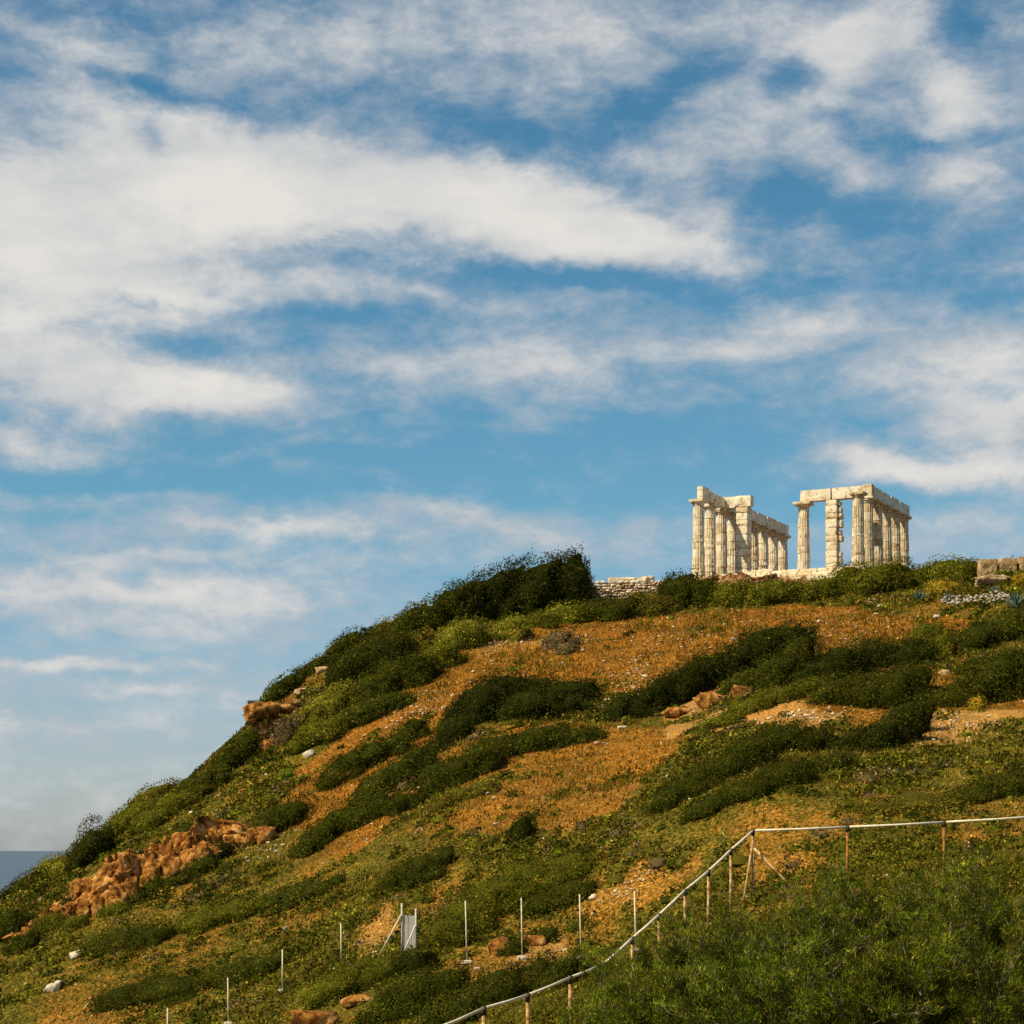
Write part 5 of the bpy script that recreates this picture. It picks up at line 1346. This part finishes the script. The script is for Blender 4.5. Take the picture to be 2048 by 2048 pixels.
# dry and green grass
x, y, r = scatter(220000, 21)
z = zones(x, y)
pat = fbm(x / 3.0, y / 6.0, octaves=3, seed=61)
fine = fbm(x / 0.8, y / 1.2, octaves=2, seed=62)
dens = np.clip(0.75 + 0.5 * pat - 0.85 * z[:, 2], 0.05, 1)
keep = r.random(len(x)) < dens
x, y, z, pat, fine = x[keep], y[keep], z[keep], pat[keep], fine[keep]
n = len(x)
gz = ground(x, y)
hgt = r.uniform(0.10, 0.30, n) * (0.75 + 0.5 * np.clip(pat, -1, 1))
base = np.empty((n, 3))
rust = np.array([0.24, 0.098, 0.013]); straw = np.array([0.42, 0.25, 0.060]); olive = np.array([0.125, 0.098, 0.010]); green = np.array([0.082, 0.088, 0.008]); gold = np.array([0.30, 0.180, 0.022])
pick = r.random(n) + 0.25 * fine
base[:] = olive
base[pick > 0.42] = green
base[pick > 0.72] = gold
base[pick > 0.90] = straw
dry = r.random(n) < z[:, 0]
base[dry] = rust
base[dry & (pick > 0.60)] = gold * np.array([1.0, 0.78, 0.8])
base[dry & (pick > 0.93)] = straw
base[dry & (pick < 0.16 + 0.55 * np.clip(pat, -0.2, 1))] = olive
weedy = dry & (fbm(x / 1.6, y / 3.2, octaves=3, seed=66) + 0.25 * r.normal(0, 1, n) > 0.27)
base[weedy] = np.where(r.random((n, 1)) < 0.5, olive, green)[weedy]
base *= np.exp(r.normal(0, 0.45, n))[:, None]
tri, tc_ = [], []
for b in range(2):
    a = r.uniform(0, 2 * math.pi, n); w_ = r.uniform(0.02, 0.055, n) * (y / 110)
    ox, oy = r.normal(0, 0.10, n), r.normal(0, 0.10, n)
    lx, ly = r.normal(0.03, 0.10, n), r.normal(0, 0.10, n)
    p0 = np.stack([x + ox - w_ * np.cos(a), y + oy - w_ * np.sin(a), gz - 0.03], 1)
    p1 = np.stack([x + ox + w_ * np.cos(a), y + oy + w_ * np.sin(a), gz - 0.03], 1)
    p2 = np.stack([x + ox + lx, y + oy + ly, gz + hgt * r.uniform(0.6, 1.3, n)], 1)
    tri.append(np.stack([p0, p1, p2], 1).reshape(-1, 3)); tc_.append(np.repeat(base, 3, 0))
tri = np.vstack(tri)
g = obj('grass', mesh_np('grass', tri, np.arange(len(tri)).reshape(-1, 3), MAT['grass'], np.clip(np.vstack(tc_), 0, 0.8)))
tag(g, 'short dry orange and olive grass covering the hillside', 'grass', kind='stuff')

# low cushion scrub
x, y, r = scatter(23000, 33, 52, 166)
z = zones(x, y)
pat = fbm(x / 2.6, y / 4.5, octaves=3, seed=71)
dens = np.clip(0.34 + 0.55 * z[:, 1] + 1.25 * pat - 0.80 * z[:, 0] - 0.95 * z[:, 2], 0.02, 1) * np.clip((150 - y) / 25 + 0.15, 0.10, 1)
keep = r.random(len(x)) < dens
x, y, z = x[keep], y[keep], z[keep]
n = len(x)
rad = np.exp(r.normal(-1.15, 0.50, n)); rad = np.clip(rad, 0.12, 0.85)
kinds = r.choice(['dark', 'mid', 'olive', 'mid', 'light', 'olive', 'grey'], n, p=[0.25, 0.23, 0.24, 0.09, 0.07, 0.08, 0.04])
V, C, FF, off = [], [], [], 0
PER = 35
for kd in ('dark', 'mid', 'olive', 'light', 'grey'):
    s = np.where(kinds == kd)[0]
    cnt = np.clip((PER * (rad[s] / 0.34) ** 1.3).astype(int), 8, 150)
    idx = np.repeat(s, cnt)
    m = len(idx)
    cz = r.random(m) ** 0.8; ph = r.uniform(0, 2 * math.pi, m); sn = np.sqrt(1 - cz ** 2)
    d = np.stack([sn * np.cos(ph), sn * np.sin(ph), cz], 1)
    q = d * (rad[idx] * r.uniform(0.55, 1.15, m))[:, None] * np.array([1.2, 1.0, 0.62])
    px, py = x[idx] + q[:, 0], y[idx] + q[:, 1]
    pz = ground(px, py) + q[:, 2] - 0.02
    tone = np.exp(r.normal(0.05, 0.25, n))[idx]
    v, f, c = cards(np.stack([px, py, pz], 1), d, 0.00105 * y[idx] * 1.65, leaf_cols(kd, m, r) * tone[:, None], aspect=0.72, seed=77)
    V.append(v); C.append(c); FF.append(f + off); off += len(v)
    # solid twiggy heart of each cushion
    dm = np.array([(math.cos(a) * q_, math.sin(a) * q_, h_) for q_, h_ in ((0.58, -0.12), (0.42, 0.18), (0.10, 0.30)) for a in np.arange(6) * math.pi / 3])
    df = np.array([(i * 6 + a, i * 6 + (a + 1) % 6, (i + 1) * 6 + (a + 1) % 6, (i + 1) * 6 + a) for i in range(2) for a in range(6)])
    hv = dm[None] * rad[s][:, None, None] * r.uniform(0.75, 1.1, (len(s), 18, 1))
    hv = hv + np.stack([x[s], y[s], ground(x[s], y[s])], 1)[:, None, :]
    V.append(hv.reshape(-1, 3)); FF.append((df[None] + (np.arange(len(s)) * 18)[:, None, None]).reshape(-1, 4) + off); off += len(s) * 18
    C.append(np.tile(np.array(PALETTE[kd][0]) * 0.9, (len(s) * 18, 1)))
V = np.vstack(V)
g = obj('low_scrub', mesh_np('low_scrub', V, np.vstack(FF), MAT['leaf'], np.vstack(C)))
tag(g, 'low green and brown cushion scrub spread over the slope', 'scrub', kind='stuff')

# loose pale stones
STONY = [
    (-0.5, 142.05, 1.07, 1.06, 90),
    (4.77, 140.26, 1.05, 1.63, 60),
    (8.27, 129.25, 0.97, 2.44, 160),
    (6.98, 123.55, 0.62, 1.47, 60),
    (-7.37, 111.59, 0.84, 0.92, 90),
    (-8.74, 107.9, 0.67, 1.2, 80),
    (-6.5, 127.48, 1.27, 2.19, 140),
    (-2.02, 126.19, 1.26, 2.97, 80),
    (20.58, 133.61, 2.0, 2.86, 120),
    (25.48, 138.47, 1.38, 3.08, 60),
    (14.9, 103.46, 1.55, 2.24, 120),
    (21.52, 98.27, 1.11, 1.97, 120),
    (4.46, 78.86, 0.79, 0.6, 70),
    (-12.89, 106.55, 0.8, 1.52, 80),
    (-20.15, 116.15, 0.58, 1.64, 40),
    (-16.78, 130.57, 1.31, 0.82, 60),
    (11.59, 114.23, 0.86, 1.32, 60),
    (11.31, 138.78, 2.08, 3.23, 80),
]

x, y, r = scatter(4200, 55, 60, 160)
z = zones(x, y)
pat = fbm(x / 2.5, y / 4.0, octaves=2, seed=91)
keep = r.random(len(x)) < np.clip(0.10 + 0.30 * z[:, 0] + 0.5 * z[:, 2] + 0.7 * pat, 0.02, 1)
x, y = x[keep], y[keep]
for (sx_, sy_, srx, sry, cnt) in STONY:
    x = np.concatenate([x, r.normal(sx_, srx, cnt)]); y = np.concatenate([y, r.normal(sy_, sry, cnt)])
n = len(x)
sz = np.clip(np.exp(r.normal(-3.0, 0.45, n)), 0.025, 0.17)
bv, bf = ICO[1]
V = bv[None] * (1 + r.uniform(-0.25, 0.25, (n, len(bv), 1)))
V = V * (sz[:, None] * np.stack([r.uniform(0.8, 1.7, n), r.uniform(0.8, 1.4, n), r.uniform(0.5, 1.0, n)], 1))[:, None, :]
V = V + np.stack([x, y, ground(x, y) + sz * 0.3], 1)[:, None, :]
Fc = (bf[None] + (np.arange(n) * len(bv))[:, None, None]).reshape(-1, 3)
tone = r.random((n, 1))
cs_ = (np.array([0.34, 0.19, 0.085]) * (1 - tone) + np.array([0.72, 0.58, 0.40]) * tone)
g = obj('loose_stones', mesh_np('loose_stones', V.reshape(-1, 3), Fc, leaf_material('loose_stone', 0.0, 0.9, 0.1), np.repeat(cs_, len(bv), 0)))
tag(g, 'small pale stones strewn over the orange slope', 'stones', kind='stuff')

# ---------------------------------------------------------------- feathery bushes in front
BUSHES = [
    ('feathery green bush furthest left, half hiding the railing', 2.7, 43, 3.67, 1.3, (1, 1, 1)),
    ('feathery bush reaching up to the rail posts, second from the left', 3.75, 41, 4.05, 1.5, (1, 1, 1)),
    ('tall feathery bush below the railing corner', 5.0, 42, 4.17, 1.5, (1.0, 0.95, 1)),
    ('feathery bush with grey twigs right of the corner braces', 6.01, 40, 4.29, 1.6, (1, 1, 1)),
    ('feathery bush under the middle railing post', 7.57, 42, 4.35, 1.6, (0.95, 1.0, 1)),
    ('feathery bush under the right railing post', 8.77, 41, 4.29, 1.7, (1, 1, 1)),
    ('feathery bush at the right edge behind the front row', 10.56, 42, 4.22, 1.8, (1.05, 0.95, 1)),
    ('low feathery bush in the front row at the left end', 1.94, 36, 2.95, 1.3, (1, 1, 1)),
    ('feathery bush in the front row with pale twisted twigs', 3.29, 35, 3.36, 1.5, (1, 1, 1)),
    ('dark stemmed feathery bush in the middle of the front row', 4.64, 34, 3.51, 1.6, (0.9, 1, 1)),
    ('feathery bush in the front row, second from the right edge', 6.04, 33.5, 3.14, 1.6, (1, 1, 1)),
    ('feathery bush in the front row at the right edge', 7.7, 34, 3.12, 1.7, (1.05, 1, 1)),
    ('twiggy feathery bush cut by the right picture edge', 9.15, 35, 3.23, 1.5, (1, 1, 1)),
]

def feathery_bush(idx, label, x, y, height, spread, tint):
    r = random.Random(400 + idx); nr = np.random.default_rng(400 + idx)
    z0 = g1(x, y)
    root = empty('feathery_bush', (x, y, z0 - 0.05))
    tag(root, label, 'bush', 'feathery bushes in front of the railing')
    wood, twigs, sprays = [], [], []
    def limb(p, d, length, rad, level):
        n = 5 if level < 2 else 2
        path, radii = [p.copy()], [rad]
        q = p.copy(); dd = d.normalized()
        for i in range(n):
            dd = (dd + Vector((r.gauss(0, 0.16), r.gauss(0, 0.16), r.gauss(0.06, 0.10)))).normalized()
            q = q + dd * (length / n)
            path.append(q.copy()); radii.append(max(0.004, rad * (1 - 0.75 * (i + 1) / n)))
        (wood if level == 0 else twigs).append(tube(path, radii, 5 if level < 2 else 3, cap=False))
        if level >= 2:
            sprays.append((path[n], (path[n] - path[n - 1]).normalized()))
            if r.random() < 0.4: sprays.append((path[1], (path[1] - path[0]).normalized()))
            return
        for i in range(1, n + 1):
            for _ in range(3 if level == 0 else 4):
                if level == 0 and i < 2 and r.random() < 0.6: continue
                side = Vector((r.gauss(0, 1), r.gauss(0, 1), r.gauss(0.45, 0.5))).normalized()
                nd = (dd * 0.55 + side * 0.8).normalized() if level == 0 else (dd * 0.95 + side * 0.55).normalized()
                if level == 1 and r.random() < 0.13: continue
                limb(path[i], nd, length * (r.uniform(0.34, 0.62) if level == 0 else r.uniform(0.16, 0.30)), radii[i] * 0.62, level + 1)
    limbs = 6
    for i in range(limbs):
        a = 2 * math.pi * i / limbs + r.uniform(-0.4, 0.4)
        out = r.uniform(0.25, 0.85) * spread / height
        limb(Vector((r.gauss(0, 0.08), r.gauss(0, 0.08), 0)), Vector((math.cos(a) * out, math.sin(a) * out, 1)), height * r.uniform(0.50, 0.68), 0.05, 0)
    tr = tubes_mesh('trunk', wood, MAT['twig'])
    obj('trunk', tr, root)
    obj('twigs', tubes_mesh('twigs', twigs, MAT['twig']), root)
    # needle sprays: thin blades fanning forward round every twig
    P_ = np.array([s[0][:] for s in sprays]); D_ = np.array([s[1][:] for s in sprays])
    per = 17
    P_ = np.repeat(P_, per, 0); D_ = np.repeat(D_, per, 0)
    m = len(P_)
    P_ = P_ + nr.normal(0, 0.050, (m, 3)) * np.array([1, 1, 0.8])
    d = D_ * 0.75 + nr.normal(0, 0.55, (m, 3)) + np.array([0, 0, 0.35]); d /= np.linalg.norm(d, axis=1, keepdims=True)
    w = np.cross(d, nr.normal(0, 1, (m, 3))); w /= np.linalg.norm(w, axis=1, keepdims=True)
    ln = nr.uniform(0.05, 0.12, m)[:, None]; wd = nr.uniform(0.007, 0.014, m)[:, None]
    V = np.stack([P_ - w * wd, P_ + w * wd, P_ + d * ln], 1).reshape(-1, 3)
    base = np.array([0.082, 0.108, 0.006]) * np.array(tint)
    col = np.tile(base, (m, 1)); sec = nr.random(m)
    col[sec < 0.20] = np.array([0.155, 0.145, 0.012]); col[sec > 0.95] = np.array([0.22, 0.13, 0.03])
    tips = np.array([s[0][:] for s in sprays])
    clump = np.exp(nr.normal(0, 0.22, len(sprays)) + 1.5 * fbm(tips[:, 0] / 0.45 + idx, tips[:, 1] / 0.45, tips[:, 2] / 0.45, 2, 19))
    col = col * np.repeat(clump, per)[:, None] * np.exp(nr.normal(0, 0.25, m))[:, None]
    obj('foliage', mesh_np('foliage', V, np.arange(m * 3).reshape(m, 3), MAT['grass'], np.repeat(np.clip(col, 0, 0.6), 3, 0)), root)
for i, b in enumerate(BUSHES):
    feathery_bush(i, *b)

# ---------------------------------------------------------------- railing with pipe rail
RAIL = [
    (-1.64, 40, 34.39),
    (-0.62, 44, 34.53),
    (0.36, 46.2, 34.66),
    (1.42, 48.7, 34.91),
    (2.35, 51, 35.11),
    (3.19, 53, 35.68),
    (4.04, 55, 36.23),
    (4.93, 57, 36.87),
    (5.78, 58.8, 37.4),
    (6.61, 60.4, 38.02),
    (7.47, 62, 38.62),
    (10.4, 62, 38.73),
    (13.39, 62, 38.88),
    (16.45, 62, 39.07),
]
RAIL_CORNER = 10
BRACES = [
    (-0.35, -0.2, 0.35),
    (1.4, -0.6, 0.55),
]
POSTS = [
    ('thin pale post at the bottom, furthest left', -13.43, 77.98, 1.66, 0.0),
    ('thin pale post second from the left at the bottom', -11.14, 78.6, 1.87, -0.03),
    ('thin pale post third from the left on the low slope', -9.09, 79.19, 1.7, 0.0),
    ('thin pale post just left of the slatted gate', -6.79, 79.67, 1.73, -0.03),
    ('thin pale post just right of the slatted gate', -1.7, 75.5, 2.38, -0.06),
    ('thin pale post before the orange boulder', 0.38, 75.21, 2.31, -0.03),
    ('thin pale post on the bare bank with a white footing', 2.47, 71.63, 2.31, -0.05),
    ('thin pale post half hidden by the leftmost feathery bush', 3.75, 60.45, 1.87, -0.05),
]
GATE = (-4.04, 78.42, 0.51, 1.53)

def railing():
    pts = RAIL
    x0, y0, _ = pts[0]
    root = empty('pipe_railing', (x0, y0, g1(x0, y0)))
    tag(root, 'long pale pipe railing on rusty posts climbing behind the feathery bushes', 'railing')
    o0 = root.location
    rel = lambda p: tuple(p[i] - o0[i] for i in range(3))
    for a, b in zip(pts[:-1], pts[1:]):
        mid = [(a[i] + b[i]) / 2 for i in range(3)]
        mid[2] -= 0.012 * math.dist(a, b) / 2.5
        obj('rail', tubes_mesh('rail', [tube([rel(a), rel(mid), rel(b)], 0.037, 8)], MAT['pipe']), root)
    for i, p in enumerate(pts):
        gz = g1(p[0], p[1])
        rusty = i > RAIL_CORNER
        lean = random.Random(i).uniform(-0.03, 0.03)
        po = obj('post', tubes_mesh('post', [tube([(lean, 0, gz - 0.3 - p[2]), (0, 0, -0.05)], 0.042, 8)], MAT['rust' if rusty else 'post']), root, rel(p))
        obj('clamp', tubes_mesh('clamp', [tube([(0, 0, -0.15), (0, 0, 0.045)], 0.062, 8)], MAT['iron']), po)
    c = pts[RAIL_CORNER]
    for dx, dy, top in BRACES:
        gz = g1(c[0] + dx, c[1] + dy)
        obj('brace', tubes_mesh('brace', [tube([rel((c[0] + dx * 0.02, c[1] + dy * 0.02, c[2] - top)), rel((c[0] + dx, c[1] + dy, gz - 0.2))], 0.040, 7)], MAT['post']), root)
railing()

for label, x, y, h, lean in POSTS:
    gz = g1(x, y)
    root = empty('fence_post', (x, y, gz))
    tag(root, label, 'post', 'thin pale posts across the lower slope')
    obj('pole', tubes_mesh('pole', [tube([(-lean * 0.1, 0, -0.2), (lean, 0, h)], 0.028, 7)], MAT['pale_post']), root)
    obj('cap', tubes_mesh('cap', [tube([(lean, 0, h), (lean * 1.02, 0, h + 0.03)], [0.034, 0.024], 7)], MAT['iron']), root)
    obj('footing', rock_mesh('footing', (0.20, 0.18, 0.12), int(x * 7) % 90 + 300, MAT['white_rock'], 2, 0.2), root, (0, 0, 0.02))

def slat_gate():
    x, y, w, h = GATE
    gz = g1(x, y)
    root = empty('slatted_gate', (x, y, gz))
    tag(root, 'narrow grey slatted gate leaning on poles with slanting braces', 'gate')
    n = 11
    for i in range(n):
        px = -w / 2 + w * (i + 0.5) / n
        top = h * (0.93 - 0.06 * abs(math.sin(i * 1.9)) + 0.05 * abs(i / n - 0.5))
        s = rough_box('slat', w / n * 0.80, 0.02, top, MAT['slat'], 500 + i, 0.004, (2, 2, 5), 0.01)
        obj('slat', s, root, (px, 0.002 * (i % 3), 0.0), (0, random.Random(i).uniform(-0.012, 0.012), 0))
    for z in (0.35, h * 0.72):
        obj('crossbar', rough_box('crossbar', w, 0.03, 0.07, MAT['slat'], 520, 0.004, (4, 2, 2), 0.01), root, (0, 0.045, z))
    obj('post', tubes_mesh('post', [tube([(-w / 2 - 0.02, -0.02, -0.2), (-w / 2 - 0.03, -0.02, h * 1.22)], 0.035, 7)], MAT['pale_post']), root)
    obj('post', tubes_mesh('post', [tube([(w / 2 + 0.04, -0.02, -0.2), (w / 2 + 0.01, -0.02, h * 1.08)], 0.04, 7)], MAT['slat']), root)
    obj('brace', tubes_mesh('brace', [tube([(-w / 2 - 0.05, -0.05, h * 0.92), (-w / 2 - 0.85, -0.3, -0.1)], 0.03, 7)], MAT['pale_post']), root)
    obj('brace', tubes_mesh('brace', [tube([(w / 2, -0.07, h * 0.65), (-w / 2 + 0.02, -0.35, -0.15)], 0.03, 7)], MAT['slat']), root)
slat_gate()

AGAVES = [
    ('upright blue green agave left of the yellow shrub', 29.09, 142.62, 1.1, 20),
    ('large blue green agave at the right edge', 33.42, 132.36, 1.35, 28),
    ('small agave above the rubble heap', 33.77, 140.13, 0.73, 16),
    ('small agave at the left end of the rubble heap', 30.53, 140.06, 0.73, 16),
]
STALKS = [
    ('tuft topped flower stalk on the ridge skyline above the dead stalks', -10.73, 147.5, 1.33, -0.1, True),
    ('small tuft topped stalk standing on the overhanging crag', -18.37, 143.5, 1.0, -0.15, True),
    ('tallest of the dead stalks leaning on the left skyline', -11.8, 148.0, 1.55, -0.3, False),
    ('short dead stalk at the left of the skyline group', -12.34, 147.75, 0.85, 0.0, False),
    ('dead stalk leaning right beside the tuft topped one', -11.99, 148.0, 1.04, 0.35, False),
    ('second dead stalk leaning left on the skyline', -11.58, 148.0, 1.11, -0.1, False),
    ('thin stake standing up at the right end of the stone wall', 11.94, 158.68, 1.11, 0.0, False),
    ('pale stake on the ridge thicket', -7.88, 150.02, 1.65, 0.0, False),
]
RUBBLE = (30.19, 140.25, 33.83, 136.56)

# agaves: rosettes of thick pointed leaves
def agave_leaf():
    v, f = [], []
    n = 8
    for i in range(n + 1):
        t = i / n
        w = 0.085 * (0.75 + 1.3 * t * (1 - t) * 1.4) * (1 - t ** 3.0) + 0.002
        x = t * (1.0 - 0.15 * t); z = 0.30 * t + 0.16 * math.sin(t * 2.2)
        th = 0.035 * (1 - t) + 0.004
        v += [(x, -w, z + 0.035), (x, 0, z - th), (x, w, z + 0.035), (x, 0, z + th * 0.3)]
    for i in range(n):
        for a in range(4):
            f.append((i * 4 + a, i * 4 + (a + 1) % 4, (i + 1) * 4 + (a + 1) % 4, (i + 1) * 4 + a))
    return mesh_np('leaf', v, f, MAT['agave'], smooth=True)
AL = agave_leaf()
for j, (label, x, y, size, nleaf) in enumerate(AGAVES):
    r = random.Random(j + 70)
    root = empty('agave', (x, y, g1(x, y) - 0.02))
    tag(root, label, 'agave')
    for i in range(nleaf):
        t = i / nleaf
        el = -0.15 + 1.25 * t
        a = i * 2.399 + r.uniform(-0.2, 0.2)
        s = size * (1.0 - 0.25 * t) * r.uniform(0.85, 1.1)
        obj('leaf', AL, root, (0, 0, 0.05), (0, -el, a), (s, s, s))
# agave flower stalks and sticks on the skyline
for j, (label, x, y, h, lean, tuft) in enumerate(STALKS):
    gz = g1(x, y)
    root = empty('flower_stalk' if tuft else 'dead_stalk', (x, y, gz))
    tag(root, label, 'stalk')
    n = 5
    path = [(lean * (i / n) ** 1.3, 0.02 * i, h * i / n - (0.3 if i == 0 else 0)) for i in range(n + 1)]
    obj('stem', tubes_mesh('stem', [tube(path, [0.055 - 0.007 * i for i in range(n + 1)], 6)], MAT['bark']), root)
    if tuft:
        r = np.random.default_rng(j + 5)
        m = 420
        c = r.normal(0, 1, (m, 3)); c /= np.linalg.norm(c, axis=1, keepdims=True)
        blob = r.integers(0, 6, m)
        ctr = r.normal(0, 0.20, (6, 3)) * np.array([1.3, 1, 0.8])
        q = c * r.uniform(0.05, 0.22, m)[:, None] + ctr[blob] + np.array([lean, 0, h])
        v, f, cc_ = cards(q, c, np.full(m, 0.11), leaf_cols('deep', m, r), seed=j)
        obj('crown', mesh_np('crown', v, f, MAT['leaf'], cc_), root)
# rubble heap by the agaves
r = np.random.default_rng(88)
V, Fc, off = [], [], 0
for i in range(260):
    u = r.random(); x = RUBBLE[0] + (RUBBLE[2] - RUBBLE[0]) * u; y = RUBBLE[1] + (RUBBLE[3] - RUBBLE[1]) * u + r.normal(0, 0.9)
    s = r.uniform(0.04, 0.14)
    q = ICO[1][0] * (1 + r.uniform(-0.3, 0.3, (len(ICO[1][0]), 1))) * np.array([s * r.uniform(0.8, 1.9), s, s * r.uniform(0.5, 1.0)])
    a = r.uniform(0, 6.28)
    q = q @ np.array([[math.cos(a), math.sin(a), 0], [-math.sin(a), math.cos(a), 0], [0, 0, 1]])
    q = q + np.array([x, y, g1(x, y) + s * 0.4 + max(0, r.normal(0.06, 0.10))])
    V.append(q); Fc.append(ICO[1][1] + off); off += len(q)
o = obj('rubble', mesh_np('rubble', np.vstack(V), np.vstack(Fc), MAT['rubble']))
tag(o, 'heap of grey white rubble between the agaves near the crest', 'rubble', kind='stuff')
